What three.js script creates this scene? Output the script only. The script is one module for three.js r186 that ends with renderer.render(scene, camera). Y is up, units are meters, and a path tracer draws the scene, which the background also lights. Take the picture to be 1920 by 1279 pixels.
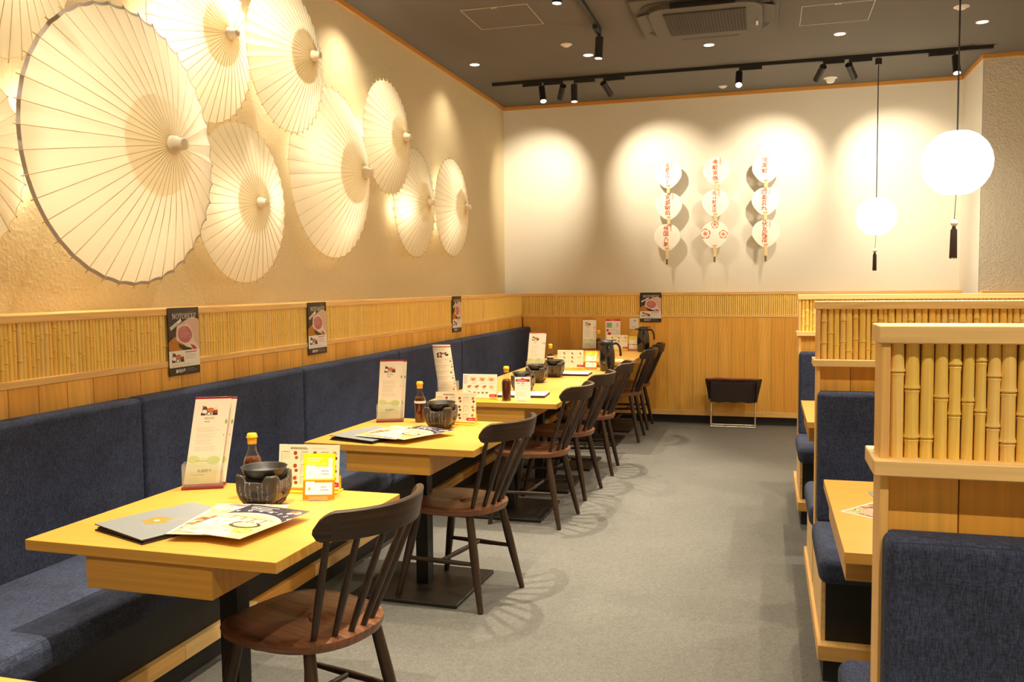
import * as THREE from 'three';
import { RoundedBoxGeometry } from 'three/addons/geometries/RoundedBoxGeometry.js';
import { mergeGeometries, mergeVertices, toCreasedNormals } from 'three/addons/utils/BufferGeometryUtils.js';

// ------------------------------------------------------------------ camera, light, exposure
const scene = new THREE.Scene();
scene.background = new THREE.Color(0x000000);
const camera = new THREE.PerspectiveCamera(2 * Math.atan(639.5 / 1650.08) * 180 / Math.PI, 1920 / 1279, 0.05, 60);
camera.rotation.order = 'YXZ';
camera.position.set(0, 1.397, 0);
camera.rotation.set(-0.0628, 0.2824, -0.0104);
scene.add(camera);
const renderer = new THREE.WebGLRenderer({ antialias: true });
renderer.toneMapping = THREE.LinearToneMapping;
renderer.toneMappingExposure = 0.9;
renderer.shadowMap.enabled = true;
const WARM = new THREE.Color().setRGB(1, 0.85, 0.63);
const GLOW = new THREE.Color().setRGB(1, 0.9, 0.72);
const P = { down: 5, booth: 12, wallrow: 9, table: 28, wallwash: 11.5, front: 16, lantern: 3, back: .88 };   // lamp strengths, candela

// ------------------------------------------------------------------ dimensions of the room
const XL = -2.697, ZB = -9.05, YC = 3.277;             // plaster walls and ceiling
const XR = -2.4735, ZR = -8.92;                        // faces of the lower wall panelling
const Y1 = 1.3135, Y1b = 1.2846, Y2 = 1.0885, Y2b = 1.0603, YB = 0.0802;
const XK = 1.717, ZK = -8.258, XRW = 2.7, ZF = 2.6;    // column side and front, right wall, wall behind the camera
const TT = 0.724;

// ------------------------------------------------------------------ helpers
function rng(s) { return () => { s = (s + 0x6d2b79f5) | 0; let t = Math.imul(s ^ (s >>> 15), 1 | s); t = (t + Math.imul(t ^ (t >>> 7), 61 | t)) ^ t; return ((t ^ (t >>> 14)) >>> 0) / 4294967296; }; }
const used = {}, partNames = new WeakMap();
function numbered(n) { used[n] = (used[n] ?? -1) + 1; return used[n] ? n + '_' + String(used[n]).padStart(3, '0') : n; }
function shade(o) { o.castShadow = true; o.receiveShadow = true; return o; }
function part(name, geo, mat, parent) {
  const g = Array.isArray(geo) ? (geo.length === 1 ? geo[0] : mergeGeometries(geo.map((q) => { q = q.index ? q.toNonIndexed() : q.clone(); for (const k of Object.keys(q.attributes)) if (!['position', 'normal', 'uv'].includes(k)) q.deleteAttribute(k); return q; }))) : geo;
  const m = shade(new THREE.Mesh(g, mat));
  const n = partNames.get(parent) ?? {}; partNames.set(parent, n); n[name] = (n[name] ?? -1) + 1;
  m.name = n[name] ? name + '_' + String(n[name]).padStart(3, '0') : name;
  parent.add(m);
  return m;
}
function tag(o, label, category, group) { o.userData.label = label; o.userData.category = category; if (group) o.userData.group = group; return o; }
function thing(name, label, category, [x, y, z] = [0, 0, 0], turn = 0, group) {
  const o = new THREE.Group(); o.name = numbered(name); o.position.set(x, y, z); o.rotation.y = turn; scene.add(o);
  return tag(o, label, category, group);
}
function dup(o, label, [x, y, z], turn = 0) {
  const c = o.clone(); c.name = numbered(o.name.replace(/_\d{3}$/, '')); c.position.set(x, y, z); c.rotation.y = turn; c.userData = { ...o.userData, label }; scene.add(c); return c;
}
function struct(name) { const o = new THREE.Group(); o.name = name; o.userData.kind = 'structure'; scene.add(o); return o; }
function structMesh(name, geo, mat) { const m = shade(new THREE.Mesh(geo, mat)); m.name = name; m.userData.kind = 'structure'; scene.add(m); return m; }
// uv in metres; grain = axis the texture's u runs along
function metric(g, grain = 'x', off = 0) {
  const p = g.attributes.position, n = g.attributes.normal, uv = new Float32Array(p.count * 2), A = ['x', 'y', 'z'], gi = A.indexOf(grain);
  for (let i = 0; i < p.count; i++) {
    const v = [p.getX(i), p.getY(i), p.getZ(i)], a = [Math.abs(n.getX(i)), Math.abs(n.getY(i)), Math.abs(n.getZ(i))];
    const d = a.indexOf(Math.max(...a)); const o = [0, 1, 2].filter((k) => k !== d);
    let u = o[0], w = o[1]; if (o[1] === gi) { u = o[1]; w = o[0]; }
    uv[2 * i] = v[u] + off * 1.37; uv[2 * i + 1] = v[w] + off * 0.731 + d * 0.217;
  }
  g.setAttribute('uv', new THREE.BufferAttribute(uv, 2)); return g;
}
let seedOff = 0;
function bx(x0, x1, y0, y1, z0, z1, grain = 'x', r = 0) {
  const w = x1 - x0, h = y1 - y0, d = z1 - z0;
  const g = r ? new RoundedBoxGeometry(w, h, d, 2, Math.min(r, w / 2.01, h / 2.01, d / 2.01)) : new THREE.BoxGeometry(w, h, d);
  g.translate((x0 + x1) / 2, (y0 + y1) / 2, (z0 + z1) / 2);
  seedOff = (seedOff + 0.377) % 7;
  return metric(g, grain, seedOff);
}
function cyl(r0, r1, h, x = 0, y = 0, z = 0, seg = 20) { return new THREE.CylinderGeometry(r1, r0, h, seg).translate(x, y + h / 2, z); }
function rod(a, b, ra, rb, seg = 10) {
  a = new THREE.Vector3(...a); b = new THREE.Vector3(...b); const d = b.clone().sub(a), g = new THREE.CylinderGeometry(rb, ra, d.length(), seg, 1);
  g.applyQuaternion(new THREE.Quaternion().setFromUnitVectors(new THREE.Vector3(0, 1, 0), d.clone().normalize())); const m = a.add(b).multiplyScalar(.5); return g.translate(m.x, m.y, m.z);
}
function lathe(pts, seg = 32) { return new THREE.LatheGeometry(pts.map(([x, y]) => new THREE.Vector2(x, y)), seg); }
function tube(pts, r, seg = 24, rs = 8) { return new THREE.TubeGeometry(new THREE.CatmullRomCurve3(pts.map((p) => new THREE.Vector3(...p))), seg, r, rs); }
// a grid surface from f(i/nu, j/nv) -> [x, y, z]
function grid(f, nu, nv, uvs = [1, 1]) {
  const p = [], uv = [], ix = [];
  for (let j = 0; j <= nv; j++) for (let i = 0; i <= nu; i++) { p.push(...f(i / nu, j / nv)); uv.push(i / nu * uvs[0], j / nv * uvs[1]); }
  for (let j = 0; j < nv; j++) for (let i = 0; i < nu; i++) { const a = j * (nu + 1) + i, b = a + 1, c = a + nu + 1, d = c + 1; ix.push(a, b, d, a, d, c); }
  const g = new THREE.BufferGeometry(); g.setAttribute('position', new THREE.Float32BufferAttribute(p, 3)); g.setAttribute('uv', new THREE.Float32BufferAttribute(uv, 2)); g.setIndex(ix); g.computeVertexNormals(); return g;
}

// ------------------------------------------------------------------ textures
function hash(x, y, s) { let h = Math.imul(x, 374761393) + Math.imul(y, 668265263) + Math.imul(s, 974711); h = Math.imul(h ^ (h >>> 13), 1274126177); return ((h ^ (h >>> 16)) >>> 0) / 4294967296; }
function vn(x, y, px, py, s) {   // tileable value noise
  const x0 = Math.floor(x), y0 = Math.floor(y), fx = x - x0, fy = y - y0, u = fx * fx * (3 - 2 * fx), v = fy * fy * (3 - 2 * fy), m = (a, b) => ((a % b) + b) % b;
  const a = hash(m(x0, px), m(y0, py), s), b = hash(m(x0 + 1, px), m(y0, py), s), c = hash(m(x0, px), m(y0 + 1, py), s), d = hash(m(x0 + 1, px), m(y0 + 1, py), s);
  return (a + (b - a) * u) * (1 - v) + (c + (d - c) * u) * v;
}
function dataTex(n, f, srgb, rx, ry) {   // f(u, v) -> [r,g,b] 0..1
  const d = new Uint8Array(n * n * 4);
  for (let j = 0; j < n; j++) for (let i = 0; i < n; i++) { const c = f(i / n, j / n), k = (j * n + i) * 4; for (let q = 0; q < 3; q++) d[k + q] = Math.max(0, Math.min(255, c[q] * 255)); d[k + 3] = 255; }
  const t = new THREE.DataTexture(d, n, n); t.wrapS = t.wrapT = THREE.RepeatWrapping; t.magFilter = THREE.LinearFilter; t.minFilter = THREE.LinearMipmapLinearFilter; t.generateMipmaps = true;
  if (srgb) t.colorSpace = THREE.SRGBColorSpace; t.repeat.set(rx, ry); t.needsUpdate = true; return t;
}
const grey = (v) => [v, v, v];
const woodMap = (s, con, rings, rx, ry) => dataTex(512, (u, v) => {
  const w = vn(u * 3, v * 5, 3, 5, s) * .6, r = .5 + .5 * Math.sin((v * rings + w * 2.2) * Math.PI * 2);
  return grey(1 - con * (.45 * r * vn(u * 4, v * 12, 4, 12, s + 1) + .35 * vn(u * 6, v * 120, 6, 120, s + 2) + .3 * vn(u * 2, v * 9, 2, 9, s + 3)));
}, true, rx, ry);
const wLight = woodMap(3, .15, 14, 1 / 0.9, 1 / 0.45), wDark = woodMap(9, .55, 10, 1 / 0.5, 1 / 0.25), wTable = woodMap(17, .12, 18, 1 / 1.2, 1 / 0.5), wBamboo = woodMap(23, .14, 6, 1 / 0.6, 1 / 0.08);
const plasterBump = dataTex(512, (u, v) => { const a = vn(u * 70, v * 70, 70, 70, 5), b = vn(u * 150, v * 150, 150, 150, 6), c = vn(u * 24, v * 24, 24, 24, 7); return grey(.5 * a * a + .3 * b + .35 * c); }, false, 1 / 0.8, 1 / 0.8);
const wallBump = dataTex(512, (u, v) => { const a = vn(u * 120, v * 120, 120, 120, 5), b = vn(u * 40, v * 40, 40, 40, 6); return grey(.4 * a + .4 * b); }, false, 1 / 1.0, 1 / 1.0);
const denim = dataTex(1024, (u, v) => { const a = vn(u * 420, v * 70, 420, 70, 8), b = vn(u * 70, v * 420, 70, 420, 9), c = vn(u * 10, v * 7, 10, 7, 10), e = hash(Math.floor(u * 512), Math.floor(v * 512), 12); const k = .56 + .34 * (b - .5) + .2 * (a - .5) + .12 * (c - .5) + .22 * (e - .5) + .14; return [k, k, k]; }, true, 1 / 0.6, 1 / 0.6);
const floorMap = dataTex(512, (u, v) => { const a = vn(u * 256, v * 256, 256, 256, 13), b = vn(u * 60, v * 60, 60, 60, 14), c = vn(u * 6, v * 6, 6, 6, 15); return grey(.76 + .2 * a + .05 * b + .03 * c); }, true, 1 / 1.0, 1 / 1.0);
const clayBump = dataTex(256, (u, v) => grey(.5 * vn(u * 60, v * 60, 60, 60, 31) + .5 * vn(u * 128, v * 128, 128, 128, 32)), false, 4, 4);
const S = (r, g, b, o = {}) => new THREE.MeshStandardMaterial({ color: new THREE.Color().setRGB(r, g, b), roughness: .6, ...o });
const PH = (r, g, b, o = {}) => new THREE.MeshPhysicalMaterial({ color: new THREE.Color().setRGB(r, g, b), roughness: .6, ...o });

const M = {
  plaster: S(.68, .575, .36, { roughness: .95, bumpMap: plasterBump, bumpScale: .0022 }),
  wallpaint: S(.76, .72, .62, { roughness: .95, bumpMap: wallBump, bumpScale: .0006 }),
  roughgrey: S(.6, .55, .46, { roughness: .95, bumpMap: plasterBump, bumpScale: .004 }),
  ceiling: S(.13, .12, .105, { roughness: .9, bumpMap: wallBump, bumpScale: .0004 }),
  floor: S(.155, .151, .135, { roughness: .75, map: floorMap }),
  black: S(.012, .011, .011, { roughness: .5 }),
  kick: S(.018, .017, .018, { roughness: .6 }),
  rail: S(1.02, .62, .2, { roughness: .5, map: wLight }),
  gap: S(.42, .22, .04, { roughness: .7 }),
  trim: S(.72, .34, .06, { roughness: .5, map: wLight }),
  planks: [S(1.02, .51, .075, { roughness: .5, map: wLight }), S(1.06, .56, .1, { roughness: .5, map: wLight }), S(.94, .45, .065, { roughness: .5, map: wLight })],
  pale: S(1.05, .72, .3, { roughness: .5, map: wLight }),
  table: S(.68, .352, .06, { roughness: .36, map: wTable }),
  bamboo: [S(1.16, .81, .19, { roughness: .42, map: wBamboo }), S(1.08, .74, .17, { roughness: .42, map: wBamboo }), S(1.16, .74, .15, { roughness: .42, map: wBamboo }), S(1.1, .76, .24, { roughness: .45, map: wBamboo })],
  denim: S(.07, .092, .185, { roughness: .95, map: denim, bumpMap: denim, bumpScale: .0006 }),
  denim2: S(.076, .1, .195, { roughness: .95, map: denim, bumpMap: denim, bumpScale: .0006 }),
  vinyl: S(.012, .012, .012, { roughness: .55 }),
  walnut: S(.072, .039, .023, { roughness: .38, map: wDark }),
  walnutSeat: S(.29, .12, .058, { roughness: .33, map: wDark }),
  steelblack: S(.02, .019, .02, { roughness: .45, metalness: .3 }),
  iron: S(.02, .018, .016, { roughness: .42, metalness: .2 }),
  chrome: S(.75, .73, .7, { roughness: .25, metalness: 1 }),
  white: S(.82, .8, .76, { roughness: .6 }),
  paper: PH(.88, .84, .7, { roughness: 1, transmission: .66, thickness: 0, side: THREE.DoubleSide }),
  paper2: PH(.94, .89, .75, { roughness: 1, transmission: .8, thickness: 0, side: THREE.DoubleSide }),
  rib: S(.74, .56, .27, { roughness: .6 }),
  hem: S(.6, .52, .46, { roughness: .9 }),
  hub: S(.92, .82, .64, { roughness: .6 }),
  clear: PH(.93, .94, .93, { roughness: .12, transmission: .9, thickness: 0 }),
  lamp: S(1, 1, 1, { emissive: GLOW, emissiveIntensity: 8, roughness: 1 }),
  shade: S(1, .97, .9, { emissive: GLOW, emissiveIntensity: 5, roughness: 1 }),
  bulb: S(1, 1, 1, { emissive: GLOW, emissiveIntensity: 3, roughness: 1 }),
  acrylicRed: S(.2, .02, .018, { roughness: .2 }),
  yellow: S(.9, .55, .02, { roughness: .35 }),
  orange: S(.85, .25, .02, { roughness: .35 }),
  cap: S(.9, .5, .02, { roughness: .3 }),
  soy: PH(.085, .017, .005, { roughness: .08, clearcoat: .5 }),
  glass: PH(.95, .95, .92, { roughness: .02, transmission: 1, thickness: 0 }),
  clay: S(.022, .02, .019, { roughness: .3, bumpMap: clayBump, bumpScale: .0004 }),
  gloss: PH(.012, .011, .011, { roughness: .12, clearcoat: 1 }),
  leather: S(.022, .012, .01, { roughness: .8 }),
  leatherTop: S(.22, .05, .03, { roughness: .7 }),
  acgrey: S(.08, .071, .058, { roughness: .6 }),
  acslat: S(.065, .055, .042, { roughness: .7 }),
  acdark: S(.05, .042, .032, { roughness: .8 }),
  hatchline: S(.62, .58, .5, { roughness: .6 }),
  fanhandle: S(.78, .62, .34, { roughness: .5 }),
  fantip: S(.22, .12, .05, { roughness: .6 }),
  tassel: S(.03, .012, .008, { roughness: .8 }),
};

// ------------------------------------------------------------------ lettering: strokes on a 10 x 10 grid
const GL = {
  河: '1122 0324 0927 3292 8289 8979 4464674744', 原: '1191 1117 1709 5143 3373763633 3474 5659 4728 6789', 町: '0242484802 0202 0208 0848 0545 2228 5292 7279 7968', 伏: '2004 2329 3493 6064 6439 6499 8191',
  見: '2171762621 2373 3609 5659 5999 9997', 稲: '4011 0343 2129 2406 9152 5365 7475 5696995956 5797 7679', 荷: '0191 3032 6062 2405 1519 3494 8489 8978 4666684846', 寺: '2282 5054 0494 1686 6569 6959 3647',
  京: '5052 0292 2474762624 5659 5949 3719 7799', 極: '0343 2129 2406 4292 6266 5464664654 7484 8477 9599 3999', 先: '2013 1282 5055 0595 4508 6568 6899 9997', 斗: '2132 1425 7079 0796', 本: '0292 5059 5209 5299 3777',
  店: '5051 1191 1109 5356 5484 3686893936', 都: '0353 3035 6108 2656592926 2757 7079 7191 9163 6396 9687', タ: '4005 3282 8239 3566', ワ: '1114 1191 9149', ー: '5159', 駅: '0106 0141 0343 0545 0646 4649 4938 1718 2728 6292 9295 9565 6259 7599',
  前: '2032 7062 0393 1519 1545 4549 1747 7578 9599 9989', 祇: '2021 0343 4306 2429 9051 5259 5489 7189 5494', 園: '0191990901 2272 3474763634 5659 3638 7678', 八: '4219 5299', 坂: '0333 2028 0838 4292 4239 4484 8449 5599',
  四: '0191980801 3135 3526 6165 6576', 条: '4016 2171 7107 2194 5559 1696 5619 5689', 烏: '4031 2171 2127 7174 2474 2787 8789 8978 1719 3739', 丸: '0373 7378 7898 9896 3033 3309 1446', 勝: '0131 0109 3139 0333 0535 5061 8071 4292 4494 5686 8689 6659',
  牛: '2013 1282 0595 5059', カ: '0383 8388 8878 4043 4309', ツ: '1224 4254 8249', 黒: '1181851511 1383 5157 1686 0797 1819 3839 5859 7889', 毛: '7021 1383 0696 4048 4899 9997', 和: '4011 0343 2129 2406 5383885853',
};
function glyph(g, ch, x, y, s, lw) {   // x, y: top left
  const d = GL[ch]; if (!d) return; g.lineWidth = lw; g.lineCap = 'round'; g.lineJoin = 'round';
  for (const st of d.split(' ')) { g.beginPath(); for (let i = 0; i < st.length; i += 2) { const a = x + (+st[i] + .5) / 10 * s, b = y + (+st[i + 1] + .5) / 10 * s; i ? g.lineTo(a, b) : g.moveTo(a, b); } g.stroke(); }
}
function column(g, str, x, y, s, lw, gap = 1.05) { [...str].forEach((c, i) => glyph(g, c, x, y + i * s * gap, s, lw)); }
function row(g, str, x, y, s, lw, gap = 1.05) { [...str].forEach((c, i) => glyph(g, c, x + i * s * gap, y, s, lw)); }
function canvasTex(w, h, draw) { const c = document.createElement('canvas'); c.width = w; c.height = h; const g = c.getContext('2d'); draw(g, w, h); const t = new THREE.CanvasTexture(c); t.colorSpace = THREE.SRGBColorSpace; t.anisotropy = 8; return t; }
function blob(g, x, y, rx, ry, c, a = 0) { g.fillStyle = c; g.beginPath(); g.ellipse(x, y, rx, ry, a, 0, 7); g.fill(); }
function poly(g, pts, c) { g.fillStyle = c; g.beginPath(); pts.forEach(([x, y], i) => (i ? g.lineTo(x, y) : g.moveTo(x, y))); g.closePath(); g.fill(); }
function lines(g, x, y, w, n, dy, c, r, lw = 1.2) { g.fillStyle = c; for (let i = 0; i < n; i++) { let q = x; const end = x + w * (.6 + .4 * r()); while (q < end) { const l = 3 + r() * 9; g.fillRect(q, y + i * dy, Math.min(l, end - q), lw); q += l + 2; } } }
function setmeal(g, x, y, w, h, r) {   // a tray of dishes, a few centimetres wide in print
  poly(g, [[x + w * .08, y + h * .3], [x + w * .95, y + h * .3], [x + w, y + h], [x, y + h]], '#3a2a22');
  blob(g, x + w * .2, y + h * .28, w * .13, h * .2, '#6b3a20'); blob(g, x + w * .2, y + h * .62, w * .15, h * .2, '#f4efe6'); blob(g, x + w * .55, y + h * .45, w * .22, h * .22, '#c98a4a'); blob(g, x + w * .5, y + h * .38, w * .14, h * .12, '#d86a50');
  blob(g, x + w * .85, y + h * .35, w * .11, h * .2, '#e9e2d2'); blob(g, x + w * .85, y + h * .62, w * .12, h * .16, '#a33a24'); g.fillStyle = '#f2ede2'; g.fillRect(x + w * .28, y + h * .72, w * .42, h * .24); blob(g, x + w * .36, y + h * .84, w * .05, h * .08, '#5a2a1a'); blob(g, x + w * .6, y + h * .84, w * .05, h * .08, '#2a2320'); blob(g, x + w * .1, y + h * .12, w * .05, h * .1, '#7d8a3a');
}
const T = {};
T.poster = canvasTex(420, 594, (g, w, h) => {
  const r = rng(4); g.fillStyle = '#2b2422'; g.fillRect(0, 0, w, h * .66);
  for (let i = 0; i < 60; i++) blob(g, r() * w, r() * h * .4, 20 + r() * 50, 10 + r() * 20, `rgba(${60 + r() * 30},${50 + r() * 20},46,.25)`);
  poly(g, [[0, h * .5], [w * .2, h * .42], [w * .55, h * .62], [w * .9, h * .62], [w * .9, h * .66], [0, h * .66]], '#c07a2e');
  for (let i = 0; i < 30; i++) { g.strokeStyle = `rgba(120,66,20,${.15 + r() * .2})`; g.beginPath(); const y = h * (.46 + r() * .2); g.moveTo(0, y); g.lineTo(w * .5, y + 30); g.stroke(); }
  poly(g, [[w * .24, h * .36], [w * .27, h * .27], [w * .45, h * .22], [w * .58, h * .18], [w * .8, h * .14], [w, h * .19], [w, h * .6], [w * .95, h * .66], [w * .8, h * .66], [w * .24, h * .48]], '#d9b9a4');
  poly(g, [[w * .3, h * .28], [w * .6, h * .24], [w * .75, h * .32], [w * .82, h * .5], [w, h * .62], [w * .98, h * .66], [w * .7, h * .63], [w * .23, h * .45]], '#ead3c6');
  blob(g, w * .53, h * .4, w * .23, h * .125, '#bb6668', .15); blob(g, w * .47, h * .37, w * .17, h * .09, '#c4787a', .1); poly(g, [[w * .7, h * .55], [w * .84, h * .58], [w * .96, h * .66], [w * .8, h * .66]], '#b84a4a');
  for (let i = 0; i < 420; i++) { const a = r() * 7, q = Math.sqrt(r()); g.strokeStyle = r() < .6 ? 'rgba(240,205,198,.7)' : 'rgba(140,40,44,.5)'; g.lineWidth = 1 + r(); const x = w * .54 + Math.cos(a) * q * w * .23, y = h * .4 + Math.sin(a) * q * h * .12; g.beginPath(); g.moveTo(x, y); g.lineTo(x + 8 - r() * 16, y + 10 - r() * 18); g.stroke(); }
  poly(g, [[w * .3, h * .52], [w * .42, h * .56], [w * .72, h * .61], [w * .78, h * .65], [w * .5, h * .645], [w * .34, h * .59]], '#2d3a1e');
  g.fillStyle = '#e7e0d6'; g.font = '62px serif'; g.textAlign = 'center'; g.fillText('NOTOBEEF', w * .52, h * .165);
  g.strokeStyle = 'rgba(190,176,160,.6)'; g.lineWidth = 2; for (let i = 0; i < 14; i++) { g.beginPath(); g.moveTo(60 + i * 20, h * .08 + (i % 3) * 4); g.quadraticCurveTo(70 + i * 20, h * .05, 80 + i * 20, h * .075); g.stroke(); }
  g.save(); g.translate(w * .24, h * .245); g.rotate(-.47); g.fillStyle = '#e9e6dc'; g.fillRect(-82, -14, 164, 30); lines(g, -70, -4, 150, 2, 10, '#444', r, 4); g.restore();
  g.fillStyle = '#efe9de'; g.fillRect(0, h * .635, w, h * .25); setmeal(g, w * .08, h * .655, w * .4, h * .15, r); g.fillStyle = '#a8282c'; g.fillRect(w * .52, h * .66, w * .38, 7); lines(g, w * .52, h * .69, w * .38, 5, 11, '#6b6460', r, 2.4); lines(g, w * .1, h * .83, w * .8, 3, 10, '#8a837c', r, 2);
  g.fillStyle = '#2a2221'; g.fillRect(0, h * .88, w, h * .12); g.strokeStyle = '#f3eee6'; row(g, '黒毛和牛', w * .2, h * .905, 34, 4.2, 1.0); lines(g, w * .56, h * .91, w * .38, 3, 12, '#b5aca4', r, 3);
});
T.brochure = canvasTex(230, 600, (g, w, h) => {
  const r = rng(7); g.fillStyle = '#f3eee0'; g.fillRect(0, 0, w, h); g.fillStyle = '#a3202c'; g.fillRect(0, 0, w, 14); g.fillRect(0, h - 14, w, 14); setmeal(g, 46, 58, 110, 66, r);
  g.fillStyle = '#6d645c'; g.font = '22px serif'; g.textAlign = 'center'; g.fillText('MENU', 106, 152); lines(g, 78, 164, 56, 1, 8, '#8a8078', r, 6); for (const y of [206, 250, 290, 335]) lines(g, 36, y, 150, 4, 9, '#a9a092', r, 1.6);
  blob(g, 218, 170, 7, 16, '#8fae4a'); blob(g, 214, 260, 4, 6, '#b7a6b8');
  g.fillStyle = '#dfe6c0'; g.fillRect(6, 410, w - 30, 172); blob(g, 40, 420, 40, 26, '#cdddA4'.toLowerCase()); blob(g, 170, 430, 44, 30, '#c6d99c'); blob(g, 60, 560, 40, 22, '#d2dfae'); lines(g, 60, 430, 100, 1, 8, '#8d9a70', r, 4);
  g.strokeStyle = '#5a6a4a'; row(g, '京都勝牛', 74, 488, 22, 2.4, 1.1); lines(g, 34, 524, 90, 1, 6, '#6d7a58', r, 4);
});
T.rolled = canvasTex(300, 600, (g, w, h) => {
  const r = rng(8); g.fillStyle = '#d9cfb8'; g.fillRect(0, 0, w, h); g.fillStyle = '#9a1c28'; g.fillRect(0, 18, w, 12); lines(g, 40, 48, 220, 2, 10, '#746a5a', r, 3);
  for (let i = 0; i < 22; i++) blob(g, 90 + r() * 130, 90 + r() * 60, 6 + r() * 10, 5 + r() * 8, ['#4a3324', '#6d3b28', '#8a4a34', '#31261f'][i % 4]);
  for (const y of [190, 260, 330, 400, 470, 540]) { lines(g, 30, y, 150, 4, 10, '#8d8270', r, 2); g.fillStyle = '#6b6152'; g.fillRect(26, y - 8, 230, 2); blob(g, 222 + (y % 3) * 12, y + 14, 15, 12, ['#7c4a34', '#58483a', '#8a5a3c'][(y / 70 | 0) % 3]); blob(g, 250, y - 18, 9, 8, '#5b6a4a'); }
});
T.cardA = canvasTex(420, 300, (g, w, h) => {
  const r = rng(11); g.fillStyle = '#efe3c4'; g.fillRect(0, 0, w, h); lines(g, 80, 18, 140, 2, 8, '#3a322a', r, 5); lines(g, 230, 22, 140, 1, 8, '#8a8070', r, 2);
  for (let i = 0; i < 3; i++) { const x = 18 + i * 136; g.fillStyle = '#5a5044'; g.fillRect(x, 44, 2, 66); g.fillRect(x, 128, 2, 66); g.fillRect(x, 208, 2, 50); for (const y of [46, 130, 210]) { lines(g, x + 8, y, 50, 1, 8, '#4a4238', r, 4); lines(g, x + 8, y + 14, 64, 5, 8, '#9a907e', r, 1.6); blob(g, x + 96, y + 10, 13, 14, ['#a8442c', '#7d4a30', '#b7702e'][i], .5); blob(g, x + 104, y + 40, 12, 11, ['#8a6a3a', '#96402a', '#5a3322'][(i + (y > 100)) % 3]); } }
  g.fillStyle = '#b3202a'; g.beginPath(); g.roundRect(w - 96, h - 56, 100, 30, 14); g.fill(); g.fillStyle = '#f3e6d6'; lines(g, w - 74, h - 44, 66, 2, 8, '#f3e6d6', r, 3); lines(g, 20, h - 18, 300, 1, 8, '#c58a2a', r, 6); g.fillStyle = '#d08a1e'; g.fillRect(0, h - 12, w, 12);
});
T.cardB = canvasTex(420, 300, (g, w, h) => {
  const r = rng(12); g.fillStyle = '#f0e6cf'; g.fillRect(0, 0, w, h); g.strokeStyle = '#8a2a30'; g.lineWidth = 3; g.strokeRect(16, 22, 34, 88); lines(g, 26, 30, 14, 8, 9, '#8a2a30', r, 4);
  for (let i = 0; i < 3; i++) { const x = 84 + i * 112, y = 28; poly(g, [[x - 6, y + 48], [x + 20, y + 6], [x + 90, y + 14], [x + 66, y + 62]], '#dcc9a0'); blob(g, x + 42, y + 32, 22, 16, '#c8702c'); blob(g, x + 40, y + 26, 12, 8, '#e0a058'); blob(g, x + 12, y + 12, 8, 6, '#c9b34a'); lines(g, x + 30, y + 74, 60, 2, 8, '#9a8f7c', r, 2); }
  for (let i = 0; i < 4; i++) { const x = 44 + i * 92, y = 132; poly(g, [[x, y + 18], [x + 26, y], [x + 66, y + 14], [x + 40, y + 40]], '#d8bd86'); blob(g, x + 32, y + 18, 17, 13, ['#c06a2e', '#b8682c', '#c87a34', '#cfa640'][i]); blob(g, x + 50, y + 6, 9, 8, ['#8a4a30', '#4a4030', '#5a5238', '#e0cfa0'][i]); lines(g, x + 6, y + 50, 50, 1, 8, '#9a8f7c', r, 2); }
  for (let i = 0; i < 4; i++) { blob(g, 148 + i * 50, 218, 15, 9, '#4a4434'); blob(g, 148 + i * 50, 214, 10, 5, ['#6a7a3a', '#c8bfae', '#8a6a3a', '#a8482c'][i]); lines(g, 130 + i * 50, 236, 34, 2, 7, '#a39886', r, 2); }
  blob(g, 84, 206, 20, 5, '#7c8a3c', .4); lines(g, 20, 232, 86, 3, 9, '#8c8170', r, 2); g.fillStyle = '#b3202a'; g.beginPath(); g.roundRect(w - 92, h - 66, 100, 36, 16); g.fill(); lines(g, w - 72, h - 52, 62, 2, 9, '#f3e6d6', r, 3);
  g.fillStyle = '#d08a1e'; g.fillRect(0, h - 22, w, 22); lines(g, 70, h - 15, 300, 1, 8, '#f0dfb8', r, 7);
});
T.cardC = canvasTex(420, 300, (g, w, h) => {
  const r = rng(13); g.fillStyle = '#f0e5c8'; g.fillRect(0, 0, w, h); lines(g, 90, 22, 150, 1, 8, '#7c7262', r, 4);
  for (let i = 0; i < 3; i++) for (let j = 0; j < 3; j++) { const x = 110 + i * 130, y = 50 + j * 66; if (i === 2 && j) continue; blob(g, x, y, 16, 13, [['#6d5a3c', '#8a8a4a', '#9fae5a'], ['#b5482c', '#7a5a3a', '#a84a2c'], ['#c0642c']][i][j], .5); blob(g, x + 14, y + 20, 9, 8, '#a8743c'); lines(g, x - 84, y - 10, 56, 3, 9, '#a39780', r, 2); }
  g.strokeStyle = '#4a4036'; g.lineWidth = 3; g.beginPath(); g.moveTo(320, 118); for (let i = 0; i < 9; i++) g.lineTo(322 + i * 9, 110 + (i % 2) * 12); g.stroke();
  blob(g, 36, h - 44, 26, 17, '#6d4a34'); g.fillStyle = '#b3202a'; g.beginPath(); g.roundRect(w - 100, h - 66, 108, 36, 16); g.fill(); lines(g, w - 80, h - 52, 70, 2, 9, '#f3e6d6', r, 3); g.fillStyle = '#e0952a'; g.fillRect(0, h - 16, w, 16); lines(g, 120, h - 12, 180, 1, 8, '#fff0cc', r, 6);
});
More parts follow.
